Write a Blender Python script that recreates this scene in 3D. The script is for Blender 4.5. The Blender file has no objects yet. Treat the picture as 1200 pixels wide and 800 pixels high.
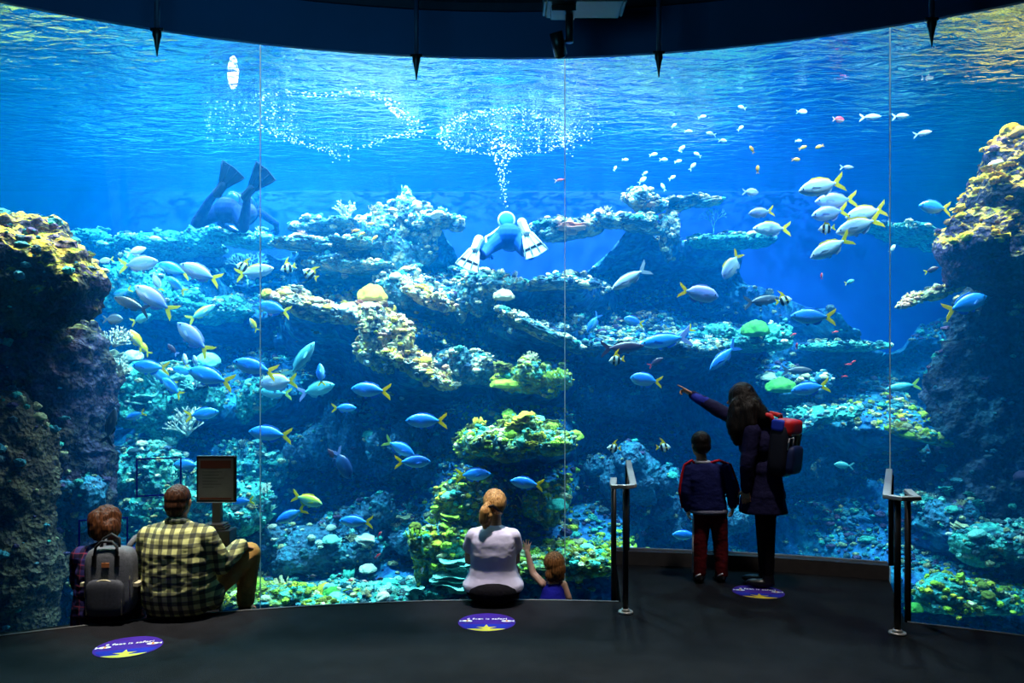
import bpy, bmesh, math, random
import numpy as np
from mathutils import Vector, Matrix, Euler

SC = bpy.context.scene
COL = SC.collection
PI = math.pi
F, CXP, HYP, EYE = 880.0, 600.0, 450.0, 1.62     # focal length in pixels of the 1200x800 frame, eye height

def at(px, py, z):
    return Vector(((px - CXP) * z / F, z, EYE - (py - HYP) * z / F))
def floor_at(px, py):
    return at(px, py, F * EYE / (py - HYP))
def lin(c):
    c = c / 255.0
    return c / 12.92 if c <= 0.04045 else ((c + 0.055) / 1.055) ** 2.4
def rgb(r, g, b):
    return (lin(r), lin(g), lin(b), 1.0)

# ---------------------------------------------------------------- noise
_rs = np.random.RandomState(7)
_perm = np.concatenate([_rs.permutation(256)] * 3)
_grad = _rs.normal(size=(256, 3)); _grad /= np.linalg.norm(_grad, axis=1)[:, None]
def perlin(p):
    p = np.asarray(p, float)
    i = np.floor(p).astype(int); f = p - i; i &= 255
    u = f * f * f * (f * (f * 6 - 15) + 10)
    out = 0
    for dx in (0, 1):
        wx = u[:, 0] if dx else 1 - u[:, 0]
        for dy in (0, 1):
            wy = u[:, 1] if dy else 1 - u[:, 1]
            for dz in (0, 1):
                wz = u[:, 2] if dz else 1 - u[:, 2]
                h = _perm[_perm[_perm[i[:, 0] + dx] + i[:, 1] + dy] + i[:, 2] + dz]
                out = out + wx * wy * wz * np.einsum('ij,ij->i', _grad[h], f - np.array([dx, dy, dz]))
    return out
def fbm(p, octv=5, gain=0.5):
    p = np.asarray(p, float); a = 1.0; s = 0
    for k in range(octv):
        s = s + a * perlin(p + 13.7 * k); p = p * 2.03; a *= gain
    return s
def ridged(p, octv=4, gain=0.55):
    p = np.asarray(p, float); a = 1.0; s = 0
    for k in range(octv):
        s = s + a * (1 - 2.2 * np.abs(perlin(p + 9.1 * k))); p = p * 2.1; a *= gain
    return s

# ---------------------------------------------------------------- materials
def nodes_of(m):
    m.use_nodes = True
    return m.node_tree.nodes, m.node_tree.links
def out_bsdf(m):
    n, l = nodes_of(m)
    return n['Principled BSDF']
def ramp(n, cols, pos=None, interp='LINEAR'):
    r = n.new('ShaderNodeValToRGB'); cr = r.color_ramp; cr.interpolation = interp
    k = len(cols)
    pos = pos or [i / max(1, k - 1) for i in range(k)]
    while len(cr.elements) < k: cr.elements.new(0.5)
    for e, p, c in zip(cr.elements, pos, cols):
        e.position = p; e.color = c
    return r
_mats = {}
def plain(name, col, rough=0.6, metal=0.0, var=0.12, scale=12.0, bump=0.0, spec=0.4, bscale=None):
    """one colour with procedural mottling and an optional bump"""
    if name in _mats: return _mats[name]
    m = bpy.data.materials.new(name); n, l = nodes_of(m); b = n['Principled BSDF']
    tc = n.new('ShaderNodeTexCoord'); t = n.new('ShaderNodeTexNoise')
    t.inputs['Scale'].default_value = scale; t.inputs['Detail'].default_value = 4
    l.new(tc.outputs['Object'], t.inputs['Vector'])
    lo = tuple(c * (1 - var) for c in col[:3]) + (1,); hi = tuple(min(1, c * (1 + var)) for c in col[:3]) + (1,)
    r = ramp(n, [lo, hi], [0.3, 0.7]); l.new(t.outputs['Fac'], r.inputs['Fac']); l.new(r.outputs['Color'], b.inputs['Base Color'])
    b.inputs['Roughness'].default_value = rough; b.inputs['Metallic'].default_value = metal
    b.inputs['Specular IOR Level'].default_value = spec
    if bump:
        t2 = n.new('ShaderNodeTexNoise'); t2.inputs['Scale'].default_value = bscale or scale * 3; t2.inputs['Detail'].default_value = 5
        l.new(tc.outputs['Object'], t2.inputs['Vector'])
        bp = n.new('ShaderNodeBump'); bp.inputs['Strength'].default_value = bump; bp.inputs['Distance'].default_value = 0.02
        l.new(t2.outputs['Fac'], bp.inputs['Height']); l.new(bp.outputs['Normal'], b.inputs['Normal'])
    _mats[name] = m
    return m
def rocky(name, cols, scale=3.0, bump=0.8, top=None, pos=None, island=False, fine=26.0, zlim=None):
    """reef rock: several growth colours in noise patches, knobbly bump; top = growth living on the upper faces"""
    if name in _mats: return _mats[name]
    m = bpy.data.materials.new(name); n, l = nodes_of(m); b = n['Principled BSDF']
    tc = n.new('ShaderNodeTexCoord'); t = n.new('ShaderNodeTexNoise')
    t.inputs['Scale'].default_value = scale; t.inputs['Detail'].default_value = 7; t.inputs['Roughness'].default_value = 0.65
    l.new(tc.outputs['Object'], t.inputs['Vector'])
    if island:
        g = n.new('ShaderNodeNewGeometry'); r = ramp(n, cols, pos, 'CONSTANT'); l.new(g.outputs['Random Per Island'], r.inputs['Fac'])
    else:
        k = len(cols); r = ramp(n, cols, pos or [0.28 + 0.44 * i / max(1, k - 1) for i in range(k)]); l.new(t.outputs['Fac'], r.inputs['Fac'])
    c = r.outputs['Color']
    # speckle of pale polyps
    t3 = n.new('ShaderNodeTexNoise'); t3.inputs['Scale'].default_value = fine; t3.inputs['Detail'].default_value = 3
    l.new(tc.outputs['Object'], t3.inputs['Vector'])
    r3 = ramp(n, [(0.45, 0.45, 0.45, 1), (1.25, 1.25, 1.25, 1)], [0.36, 0.66]); l.new(t3.outputs['Fac'], r3.inputs['Fac'])
    mx = n.new('ShaderNodeMix'); mx.data_type = 'RGBA'; mx.blend_type = 'MULTIPLY'; mx.inputs[0].default_value = 0.8
    l.new(c, mx.inputs[6]); l.new(r3.outputs['Color'], mx.inputs[7]); c = mx.outputs[2]
    if top:
        g2 = n.new('ShaderNodeNewGeometry'); sx = n.new('ShaderNodeSeparateXYZ'); l.new(g2.outputs['True Normal'], sx.inputs[0])
        ad = n.new('ShaderNodeMath'); ad.operation = 'MULTIPLY_ADD'; l.new(t.outputs['Fac'], ad.inputs[0]); ad.inputs[1].default_value = 1.6
        l.new(sx.outputs['Z'], ad.inputs[2])
        rr = ramp(n, [(0, 0, 0, 1), (1, 1, 1, 1)], [0.55, 0.8]); 
        sc = n.new('ShaderNodeMath'); sc.operation = 'MULTIPLY'; sc.inputs[1].default_value = 0.5; l.new(ad.outputs[0], sc.inputs[0]); l.new(sc.outputs[0], rr.inputs['Fac'])
        t4 = n.new('ShaderNodeTexNoise'); t4.inputs['Scale'].default_value = scale * 3; t4.inputs['Detail'].default_value = 5
        l.new(tc.outputs['Object'], t4.inputs['Vector'])
        r4 = ramp(n, top, [0.3 + 0.4 * i / max(1, len(top) - 1) for i in range(len(top))]); l.new(t4.outputs['Fac'], r4.inputs['Fac'])
        mk = rr.outputs['Color']
        if zlim is not None:                                # the growth lives on the crown of the rock only
            so = n.new('ShaderNodeSeparateXYZ'); l.new(tc.outputs['Object'], so.inputs[0]); mr = n.new('ShaderNodeMapRange'); mr.inputs[1].default_value = zlim - .25; mr.inputs[2].default_value = zlim + .1; l.new(so.outputs['Z'], mr.inputs[0])
            mm = n.new('ShaderNodeMath'); mm.operation = 'MULTIPLY'; l.new(mk, mm.inputs[0]); l.new(mr.outputs[0], mm.inputs[1]); mk = mm.outputs[0]
        m2 = n.new('ShaderNodeMix'); m2.data_type = 'RGBA'; l.new(mk, m2.inputs[0]); l.new(c, m2.inputs[6]); l.new(r4.outputs['Color'], m2.inputs[7]); c = m2.outputs[2]
    l.new(c, b.inputs['Base Color'])
    b.inputs['Roughness'].default_value = 0.9; b.inputs['Specular IOR Level'].default_value = 0.1
    v = n.new('ShaderNodeTexVoronoi'); v.inputs['Scale'].default_value = fine * 0.7; l.new(tc.outputs['Object'], v.inputs['Vector'])
    am = n.new('ShaderNodeMath'); am.operation = 'ADD'; l.new(v.outputs['Distance'], am.inputs[0]); l.new(t.outputs['Fac'], am.inputs[1])
    a2 = n.new('ShaderNodeMath'); a2.operation = 'ADD'; l.new(am.outputs[0], a2.inputs[0]); l.new(t3.outputs['Fac'], a2.inputs[1])
    bp = n.new('ShaderNodeBump'); bp.inputs['Strength'].default_value = bump; bp.inputs['Distance'].default_value = 0.05
    l.new(a2.outputs[0], bp.inputs['Height']); l.new(bp.outputs['Normal'], b.inputs['Normal'])
    _mats[name] = m
    return m

# ---------------------------------------------------------------- mesh building
class MB:
    def __init__(s): s.v = []; s.f = []
    def add(s, vs, fs):
        o = len(s.v); s.v.extend([tuple(v) for v in vs]); s.f.extend([tuple(i + o for i in f) for f in fs]); return s
    def box(s, c, d, rot=None):
        c = Vector(c); vs = []
        for x in (-.5, .5):
            for y in (-.5, .5):
                for z in (-.5, .5):
                    p = Vector((x * d[0], y * d[1], z * d[2]))
                    vs.append(c + (rot @ p if rot else p))
        return s.add(vs, [(0, 1, 3, 2), (4, 6, 7, 5), (0, 4, 5, 1), (2, 3, 7, 6), (0, 2, 6, 4), (1, 5, 7, 3)])
    def cone(s, p0, p1, r0, r1, seg=12, flat=1.0, side=None):
        p0 = Vector(p0); p1 = Vector(p1); d = (p1 - p0)
        if d.length < 1e-7: return s
        d.normalize(); a = Vector(side) if side else (Vector((0, 0, 1)) if abs(d.z) < 0.9 else Vector((1, 0, 0)))
        u = (a - d * a.dot(d)).normalized(); w = d.cross(u); vs = []
        for p, r in ((p0, r0), (p1, r1)):
            for k in range(seg):
                t = 2 * PI * k / seg; vs.append(p + u * (r * flat * math.cos(t)) + w * (r * math.sin(t)))
        fs = [(k, (k + 1) % seg, seg + (k + 1) % seg, seg + k) for k in range(seg)]
        fs += [tuple(range(seg - 1, -1, -1)), tuple(range(seg, 2 * seg))]
        return s.add(vs, fs)
    def ell(s, c, r, rot=None, nu=16, nv=10):
        c = Vector(c); r = (r, r, r) if not hasattr(r, '__len__') else r; vs = []; fs = []
        def P(a, b):
            p = Vector((r[0] * math.cos(a) * math.sin(b), r[1] * math.sin(a) * math.sin(b), r[2] * math.cos(b)))
            return c + (rot @ p if rot else p)
        vs.append(P(0, 0))
        for j in range(1, nv):
            for i in range(nu): vs.append(P(2 * PI * i / nu, PI * j / nv))
        vs.append(P(0, PI)); last = len(vs) - 1
        for i in range(nu):
            k = (i + 1) % nu; fs.append((0, 1 + i, 1 + k)); fs.append((last, last - nu + k, last - nu + i))
            for j in range(nv - 2):
                a = 1 + j * nu; fs.append((a + i, a + nu + i, a + nu + k, a + k))
        return s.add(vs, fs)
    def cap(s, p0, p1, r0, r1, seg=12):
        """tapered limb with round ends"""
        s.cone(p0, p1, r0, r1, seg); s.ell(p0, r0, None, seg, 8); s.ell(p1, r1, None, seg, 8); return s
    def chain(s, pts, rs, seg=12):
        for a, b, ra, rb in zip(pts, pts[1:], rs, rs[1:]): s.cap(a, b, ra, rb, seg)
        return s
    def tube(s, pts, r, seg=8, closed=False):
        pts = [Vector(p) for p in pts]; n = len(pts); rr = r if hasattr(r, '__len__') else [r] * n; vs = []; fs = []
        up = None
        for i, p in enumerate(pts):
            if closed: t = pts[(i + 1) % n] - pts[i - 1]
            else: t = pts[min(i + 1, n - 1)] - pts[max(i - 1, 0)]
            t.normalize()
            if up is None:
                up = Vector((0, 0, 1)) if abs(t.z) < .9 else Vector((1, 0, 0))
            u = (up - t * up.dot(t)).normalized(); up = u; w = t.cross(u)
            for k in range(seg):
                a = 2 * PI * k / seg; vs.append(p + u * (rr[i] * math.cos(a)) + w * (rr[i] * math.sin(a)))
        for i in range(n if closed else n - 1):
            j = (i + 1) % n
            for k in range(seg):
                fs.append((i * seg + k, i * seg + (k + 1) % seg, j * seg + (k + 1) % seg, j * seg + k))
        if not closed: fs += [tuple(range(seg - 1, -1, -1)), tuple(range((n - 1) * seg, n * seg))]
        return s.add(vs, fs)
    def loft(s, rings, caps=True):
        n = len(rings[0]); vs = [p for r in rings for p in r]; fs = []
        for i in range(len(rings) - 1):
            for k in range(n):
                fs.append((i * n + k, i * n + (k + 1) % n, (i + 1) * n + (k + 1) % n, (i + 1) * n + k))
        if caps: fs += [tuple(range(n - 1, -1, -1)), tuple(range((len(rings) - 1) * n, len(rings) * n))]
        return s.add(vs, fs)
    def slab(s, pts, n, th):
        """flat outline given a thickness along n"""
        n = Vector(n).normalized() * th * .5; k = len(pts); P = [Vector(p) for p in pts]
        vs = [p + n for p in P] + [p - n for p in P]
        return s.add(vs, [tuple(range(k)), tuple(range(2 * k - 1, k - 1, -1))] + [(i, k + i, k + (i + 1) % k, (i + 1) % k) for i in range(k)])
    def mesh(s, name):
        me = bpy.data.meshes.new(name); me.from_pydata(s.v, [], s.f); me.validate(); me.update()
        bm = bmesh.new(); bm.from_mesh(me); bmesh.ops.recalc_face_normals(bm, faces=bm.faces); bm.to_mesh(me); bm.free()
        return me
    def build(s, name, m, parent=None, smooth=True, loc=None):
        return link(name, s.mesh(name), m, parent, smooth, loc)
def link(name, me, m, parent=None, smooth=True, loc=None):
    if m is not None:
        me.materials.clear(); me.materials.append(m)
    if smooth: me.polygons.foreach_set('use_smooth', [True] * len(me.polygons))
    o = bpy.data.objects.new(name, me); COL.objects.link(o)
    if parent: o.parent = parent
    if loc is not None: o.location = loc
    return o
def bevel(o, w=0.005, seg=2):
    b = o.modifiers.new('bevel', 'BEVEL'); b.width = w; b.segments = seg; b.limit_method = 'ANGLE'; return o
def empty(name, loc, rz=0.0):
    e = bpy.data.objects.new(name, None); COL.objects.link(e); e.location = loc; e.rotation_euler = (0, 0, rz); e.empty_display_size = .1
    return e
def tag(o, label=None, cat=None, group=None, kind=None):
    if label: o['label'] = label
    if cat: o['category'] = cat
    if group: o['group'] = group
    if kind: o['kind'] = kind
    return o
def blob(name, mb, voxel, m, parent=None, smooth=4, wrinkle=0.0, wscale=9.0, loc=None, fn=None):
    """overlapping closed shapes fused into ONE continuous skin"""
    me = mb.mesh('tmp'); o = bpy.data.objects.new('tmp', me); COL.objects.link(o)
    r = o.modifiers.new('r', 'REMESH'); r.mode = 'VOXEL'; r.voxel_size = voxel
    if smooth:
        k = o.modifiers.new('s', 'SMOOTH'); k.factor = .5; k.iterations = smooth
    dg = bpy.context.evaluated_depsgraph_get(); dg.update()
    me2 = bpy.data.meshes.new_from_object(o.evaluated_get(dg)); me2.name = name
    bpy.data.objects.remove(o); bpy.data.meshes.remove(me)
    if wrinkle or fn:
        n = len(me2.vertices); co = np.empty(n * 3); me2.vertices.foreach_get('co', co); co = co.reshape(-1, 3)
        no = np.empty(n * 3); me2.vertices.foreach_get('normal', no); no = no.reshape(-1, 3)
        if fn: co = fn(co, no)
        if wrinkle: co = co + no * (wrinkle * fbm(co * np.array([1, 1, 1.6]) * wscale + 5.0, 3))[:, None]
        me2.vertices.foreach_set('co', co.ravel()); me2.update()
    return link(name, me2, m, parent, True, loc)
# ================================================================ setting
ARC = Vector((0, -1.53, 0))
def arc(R, a, z=0.0):
    return Vector((R * math.sin(a), -1.53 + R * math.cos(a), z))
R_EDGE, R_KERB, R_GLASS = 7.16, 8.36, 8.50
PA, PB = 0.113, 0.383                     # the platform between the handrails
Z_WELL, Z_TOP, Z_WATER = -0.5, 4.74, 4.67

M_floor = plain('gallery carpet charcoal', rgb(25, 25, 28), .8, var=.25, scale=5, bump=.3, spec=.06, bscale=160)
M_black = plain('black painted steel', rgb(22, 22, 24), .35, var=.2)
M_fascia = plain('navy painted fascia', rgb(20, 74, 120), .7, var=.06, scale=2)
M_ceil = plain('dark ceiling paint', rgb(30, 44, 60), .8)
M_kerb = plain('dark rubber kerb', rgb(58, 54, 54), .6, var=.15)
M_pale = plain('pale aluminium and light leak', rgb(190, 200, 205), .3, metal=.6)
M_steel = plain('brushed steel', rgb(200, 200, 196), .28, metal=.9, var=.1, scale=30)

def arcs(R, a0, a1, n, z):
    return [arc(R, a0 + (a1 - a0) * i / n, z) for i in range(n + 1)]
def prism(plan, z0, z1):
    b = MB(); k = len(plan); vs = [(p[0], p[1], z1) for p in plan] + [(p[0], p[1], z0) for p in plan]
    b.add(vs, [tuple(range(k)), tuple(range(2 * k - 1, k - 1, -1))] + [(i, k + i, k + (i + 1) % k, (i + 1) % k) for i in range(k)])
    return b
def struct(o): o['kind'] = 'structure'; return o
# gallery floor with the platform running out to the glass
outer = arcs(R_EDGE, -1.05, PA, 40, 0) + arcs(R_KERB, PA, PB, 14, 0) + arcs(R_EDGE, PB, 1.05, 30, 0)
plan = outer + [Vector((7, -3.5, 0)), Vector((-7, -3.5, 0))]
struct(prism(plan, Z_WELL - .1, 0).build('floor', M_floor, smooth=False))
def ring(name, R0, R1, a0, a1, z0, z1, m, n=40):
    return struct(prism(arcs(R1, a0, a1, n, 0) + arcs(R0, a1, a0, n, 0), z0, z1).build(name, m, smooth=False))
ring('floor_well', R_EDGE - .02, R_GLASS + .02, -1.05, PA, Z_WELL - .1, Z_WELL, M_floor)
ring('floor_well', R_EDGE - .02, R_GLASS + .02, PB, 1.05, Z_WELL - .1, Z_WELL, M_floor)
ring('trim_step', R_EDGE - .01, R_EDGE + .62, -1.05, -.30, Z_WELL - .02, -.15, M_floor)
ring('trim_1', R_EDGE - .012, R_EDGE + .014, -1.05, PA - .002, -.022, .006, plain('worn floor nosing', rgb(82, 82, 82), .5))
ring('trim_2', R_EDGE - .012, R_EDGE + .014, PB + .002, 1.05, -.022, .006, plain('worn floor nosing', rgb(82, 82, 82), .5))
ring('trim_kerb', R_KERB - .02, R_GLASS - .02, PA, PB, -.02, .118, M_kerb)
ring('trim_kerb_light_leak', R_GLASS - .05, R_GLASS - .021, PA, PB, .119, .127, M_pale)  # pale strip stands in for light leaking along the foot of the glass
# fascia and ceiling over the gallery
R_F = 8.42
ring('trim_fascia', R_F, R_F + .04, -1.05, 1.05, 4.615, 5.3, M_fascia)
ring('trim_fascia_lip', R_F - .03, R_F - .001, -1.05, 1.05, 5.03, 5.3, plain('fascia upper band', rgb(24, 40, 60), .7))
struct(prism(arcs(R_F - .03, -1.05, 1.05, 40, 0) + [Vector((7, -3.5, 0)), Vector((-7, -3.5, 0))], 5.1, 5.2).build('ceiling', M_ceil, smooth=False))

# glass panes of the tank window, butt-jointed
def glass_mat():
    m = bpy.data.materials.new('clear acrylic window'); n, l = nodes_of(m); o = n['Material Output']; n.remove(n['Principled BSDF'])
    t = n.new('ShaderNodeBsdfTransparent'); t.inputs[0].default_value = (.97, .985, .99, 1)
    g = n.new('ShaderNodeBsdfGlossy'); g.inputs['Roughness'].default_value = .02; mx = n.new('ShaderNodeMixShader')
    fr = n.new('ShaderNodeFresnel'); fr.inputs[0].default_value = 1.15
    l.new(fr.outputs[0], mx.inputs[0]); l.new(t.outputs[0], mx.inputs[1]); l.new(g.outputs[0], mx.inputs[2]); l.new(mx.outputs[0], o.inputs['Surface'])
    return m
M_glass = glass_mat()
def glass_angle(px):
    lo, hi = -1.0, 1.0
    for _ in range(50):
        a = (lo + hi) / 2; p = arc(R_GLASS, a); q = CXP + F * p.x / p.y
        if q < px: lo = a
        else: hi = a
    return a
seams = [glass_angle(p) for p in (305, 662, 1043)]
cuts = [-1.05] + seams + [1.05]
for i in range(4):
    b = MB(); a0, a1 = cuts[i] + .0006, cuts[i + 1] - .0006
    b = prism(arcs(R_GLASS + .03, a0, a1, 24, 0) + arcs(R_GLASS, a1, a0, 24, 0), Z_WELL + .002, Z_TOP)
    w = struct(b.build('window_%d' % (i + 1), M_glass, smooth=False))
M_seam = bpy.data.materials.new('milky joint sealant'); n_, l_ = nodes_of(M_seam); tl_ = n_.new('ShaderNodeBsdfTranslucent'); tl_.inputs[0].default_value = rgb(250, 250, 255)
mx_ = n_.new('ShaderNodeMixShader'); mx_.inputs[0].default_value = .75; l_.new(n_['Principled BSDF'].outputs[0], mx_.inputs[1]); l_.new(tl_.outputs[0], mx_.inputs[2]); l_.new(mx_.outputs[0], n_['Material Output'].inputs['Surface'])
for i, a in enumerate(seams):
    rot = Matrix.Rotation(-a, 3, 'Z'); c = arc(R_GLASS + .014, a, (Z_TOP + Z_WELL) / 2)
    struct(MB().box(c, (.009, .036, Z_TOP - Z_WELL), rot).build('trim_joint_%d' % (i + 1), M_seam, smooth=False))

# ---------------------------------------------------------------- the tank shell
M_blue = plain('blue wall paint with water haze', rgb(0, 62, 165), .7, var=.10, scale=.35)  # saturated blue paint also stands in for the haze of deep water
ZB, YB, XS = -1.4, 11.9, 10.0
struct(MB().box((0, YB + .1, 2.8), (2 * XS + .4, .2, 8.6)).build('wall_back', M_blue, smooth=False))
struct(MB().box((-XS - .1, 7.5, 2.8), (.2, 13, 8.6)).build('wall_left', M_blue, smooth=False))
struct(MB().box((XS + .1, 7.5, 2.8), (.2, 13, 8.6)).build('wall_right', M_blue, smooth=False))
struct(MB().box((0, 8.5, 7.15), (2 * XS + .4, 11, .1)).build('ceiling_tank', plain('dark plant room ceiling', rgb(20, 26, 32), .8), smooth=False))
struct(ring('wall_front', R_F + .05, R_F + .10, -1.05, 1.05, 4.76, 7.1, plain('plant room wall', rgb(90, 95, 100), .8)))

def water_mats():
    m = bpy.data.materials.new('sea water'); n, l = nodes_of(m); o = n['Material Output']; n.remove(n['Principled BSDF'])
    a = n.new('ShaderNodeVolumeAbsorption'); a.inputs['Color'].default_value = (.0, .76, .93, 1); a.inputs['Density'].default_value = WATER_ABS
    s = n.new('ShaderNodeVolumeScatter'); s.inputs['Color'].default_value = (.0, .27, .92, 1); s.inputs['Density'].default_value = WATER_SCAT; s.inputs['Anisotropy'].default_value = .2
    ad = n.new('ShaderNodeAddShader'); l.new(a.outputs[0], ad.inputs[0]); l.new(s.outputs[0], ad.inputs[1]); l.new(ad.outputs[0], o.inputs['Volume'])
    m2 = bpy.data.materials.new('rippled water surface'); n, l = nodes_of(m2); o = n['Material Output']; n.remove(n['Principled BSDF'])
    t = n.new('ShaderNodeBsdfTransparent'); t.inputs[0].default_value = (1, 1, 1, 1)
    g = n.new('ShaderNodeBsdfGlossy'); g.inputs['Roughness'].default_value = .03; g.inputs['Color'].default_value = (.66, .86, .80, 1)
    lw = n.new('ShaderNodeLayerWeight'); lw.inputs['Blend'].default_value = .5
    r = ramp(n, [(.15, .15, .15, 1), (.95, .95, .95, 1)], [.1, .5]); mx = n.new('ShaderNodeMixShader')
    tc = n.new('ShaderNodeTexCoord'); mp = n.new('ShaderNodeMapping'); mp.inputs['Scale'].default_value = (1.0, 2.2, 1)
    t1 = n.new('ShaderNodeTexNoise'); t1.inputs['Scale'].default_value = 4.2; t1.inputs['Detail'].default_value = 4; t1.inputs['Distortion'].default_value = .6
    l.new(tc.outputs['Object'], mp.inputs[0]); l.new(mp.outputs[0], t1.inputs['Vector'])
    bp = n.new('ShaderNodeBump'); bp.inputs['Strength'].default_value = .6; bp.inputs['Distance'].default_value = .08
    l.new(t1.outputs['Fac'], bp.inputs['Height'])
    l.new(bp.outputs['Normal'], g.inputs['Normal'])
    l.new(lw.outputs['Facing'], r.inputs['Fac'])
    mp2 = n.new('ShaderNodeMapping'); mp2.inputs['Scale'].default_value = (5, 16, 1); t2 = n.new('ShaderNodeTexNoise'); t2.inputs['Scale'].default_value = 1.0; t2.inputs['Detail'].default_value = 2; t2.inputs['Distortion'].default_value = 1.2
    l.new(tc.outputs['Object'], mp2.inputs[0]); l.new(mp2.outputs[0], t2.inputs['Vector']); r2 = ramp(n, [(.12, .12, .12, 1), (1, 1, 1, 1)], [.44, .54]); l.new(t2.outputs['Fac'], r2.inputs['Fac'])
    iv = n.new('ShaderNodeMath'); iv.operation = 'SUBTRACT'; iv.inputs[0].default_value = 1.0; l.new(r.outputs['Color'], iv.inputs[1]); mu = n.new('ShaderNodeMath'); mu.operation = 'MULTIPLY'; l.new(iv.outputs[0], mu.inputs[0]); l.new(r2.outputs['Color'], mu.inputs[1])
    iv2 = n.new('ShaderNodeMath'); iv2.operation = 'SUBTRACT'; iv2.inputs[0].default_value = 1.0; l.new(mu.outputs[0], iv2.inputs[1]); l.new(iv2.outputs[0], mx.inputs[0]); l.new(t.outputs[0], mx.inputs[1]); l.new(g.outputs[0], mx.inputs[2])
    l.new(mx.outputs[0], o.inputs['Surface'])
    return m, m2
WATER_ABS, WATER_SCAT = .20, .045
M_water, M_surf = water_mats()
plan = arcs(R_GLASS + .04, -.98, .98, 40, 0) + [Vector((XS - .02, 6, 0)), Vector((XS - .02, YB - .02, 0)), Vector((-XS + .02, YB - .02, 0)), Vector((-XS + .02, 6, 0))]
tag(prism(plan, ZB, Z_WATER - .09).build('sea_water', M_water, smooth=False), 'clear blue sea water filling the tank behind the curved window', 'water', kind='stuff')
struct(MB().box((0, 9, ZB - .1), (2 * XS, 9.5, .2)).build('floor_tank', rocky('tank floor gravel', [rgb(60, 110, 110), rgb(150, 170, 150)], 4), smooth=False))
# rippled surface
nx, ny = 260, 120
xs = np.linspace(-XS + .02, XS - .02, nx); ys = np.linspace(6.0, YB - .004, ny)
X, Y = np.meshgrid(xs, ys)
P = np.stack([X.ravel(), Y.ravel(), np.zeros(nx * ny)], 1)
Zr = Z_WATER + .030 * fbm(P * np.array([1.1, 2.2, 1]), 4)
rr = np.hypot(P[:, 0] + .05, (P[:, 1] - 8.65)); Zr = Zr + .012 * np.sin(rr * 16) * np.exp(-(rr / 1.1) ** 2)
keep = (np.hypot(P[:, 0], P[:, 1] + 1.53) > R_GLASS - .03)
vs = [(a, b, c) for (a, b, _), c in zip(P, Zr)]
fs = []
K = keep.reshape(ny, nx)
for j in range(ny - 1):
    for i in range(nx - 1):
        if K[j, i] or K[j + 1, i] or K[j, i + 1] or K[j + 1, i + 1]:
            a = j * nx + i; fs.append((a, a + 1, a + nx + 1, a + nx))
ws = MB().add(vs, fs); me = bpy.data.meshes.new('water_surface'); me.from_pydata(ws.v, [], ws.f); me.update()
tag(link('water_surface', me, M_surf), 'rippled underside of the water surface mirroring the reef', 'water', kind='stuff')

# ---------------------------------------------------------------- lamps and added fill lights
def area(name, loc, size, power, col, target=None, sy=None):
    L = bpy.data.lights.new(name, 'AREA'); L.energy = power; L.color = col[:3]; L.shape = 'RECTANGLE'; L.size = size; L.size_y = sy or size
    o = bpy.data.objects.new(name, L); COL.objects.link(o); o.location = loc
    d = (Vector(target) - Vector(loc)) if target else Vector((0, 0, -1))
    o.rotation_euler = d.to_track_quat('-Z', 'Y').to_euler(); return o
def spot(name, loc, target, power, col, ang, blend=.5, rad=.08):
    L = bpy.data.lights.new(name, 'SPOT'); L.energy = power; L.color = col[:3]; L.spot_size = math.radians(ang); L.spot_blend = blend; L.shadow_soft_size = rad
    o = bpy.data.objects.new(name, L); COL.objects.link(o); o.location = loc
    o.rotation_euler = (Vector(target) - Vector(loc)).to_track_quat('-Z', 'Y').to_euler(); return o
LK = 1.02
lk = [(-5.6, 8.6, 3200, (.45, .95, 1)), (-3.4, 8.4, 4000, (.62, 1, 1)), (-1.5, 8.6, 3300, (1, .93, .78)), (.5, 8.3, 2600, (1, .96, .82)), (2.2, 8.8, 1900, (.9, .95, 1)), (4.3, 8.4, 1500, (.8, .95, 1)),
      (-4.4, 10.4, 3300, (.5, .95, 1)), (-1.8, 10.4, 2600, (.85, .97, 1)), (1.2, 10.3, 2300, (.9, .97, 1)), (4.0, 10.4, 1500, (.55, .85, 1))]
for x, y, p, c in lk:
    spot('tank_light', (x, y, 6.9), (x, y + .1, 0), p * LK, c, 112, .6, .12)
spot('tank_light', (5.0, 7.4, 6.8), (5.2, 7.5, 3), 6000 * LK, (1, .74, .34), 60, .6, .12)
spot('tank_light', (-4.5, 6.5, 6.8), (-4.5, 6.75, 2.6), 7000 * LK, (1, .74, .30), 34, .6, .12)
spot('tank_light', (-1.2, 7.7, 6.8), (-1.25, 8.2, 2.2), 5200 * LK, (1, .84, .55), 36, .6, .12)
for q in range(6):
    a = -.56 + .21 * q; p = arc(8.8, a, 6.75); spot('tank_light', p, arc(11.4, a * .95, -.2), (1700, 4900, 5100, 4700, 3700, 2700)[q] * LK, (.5, .92, 1), 80, .7, .12)  # added fill spots just inside the glass, brightening the reef's front faces
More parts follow.
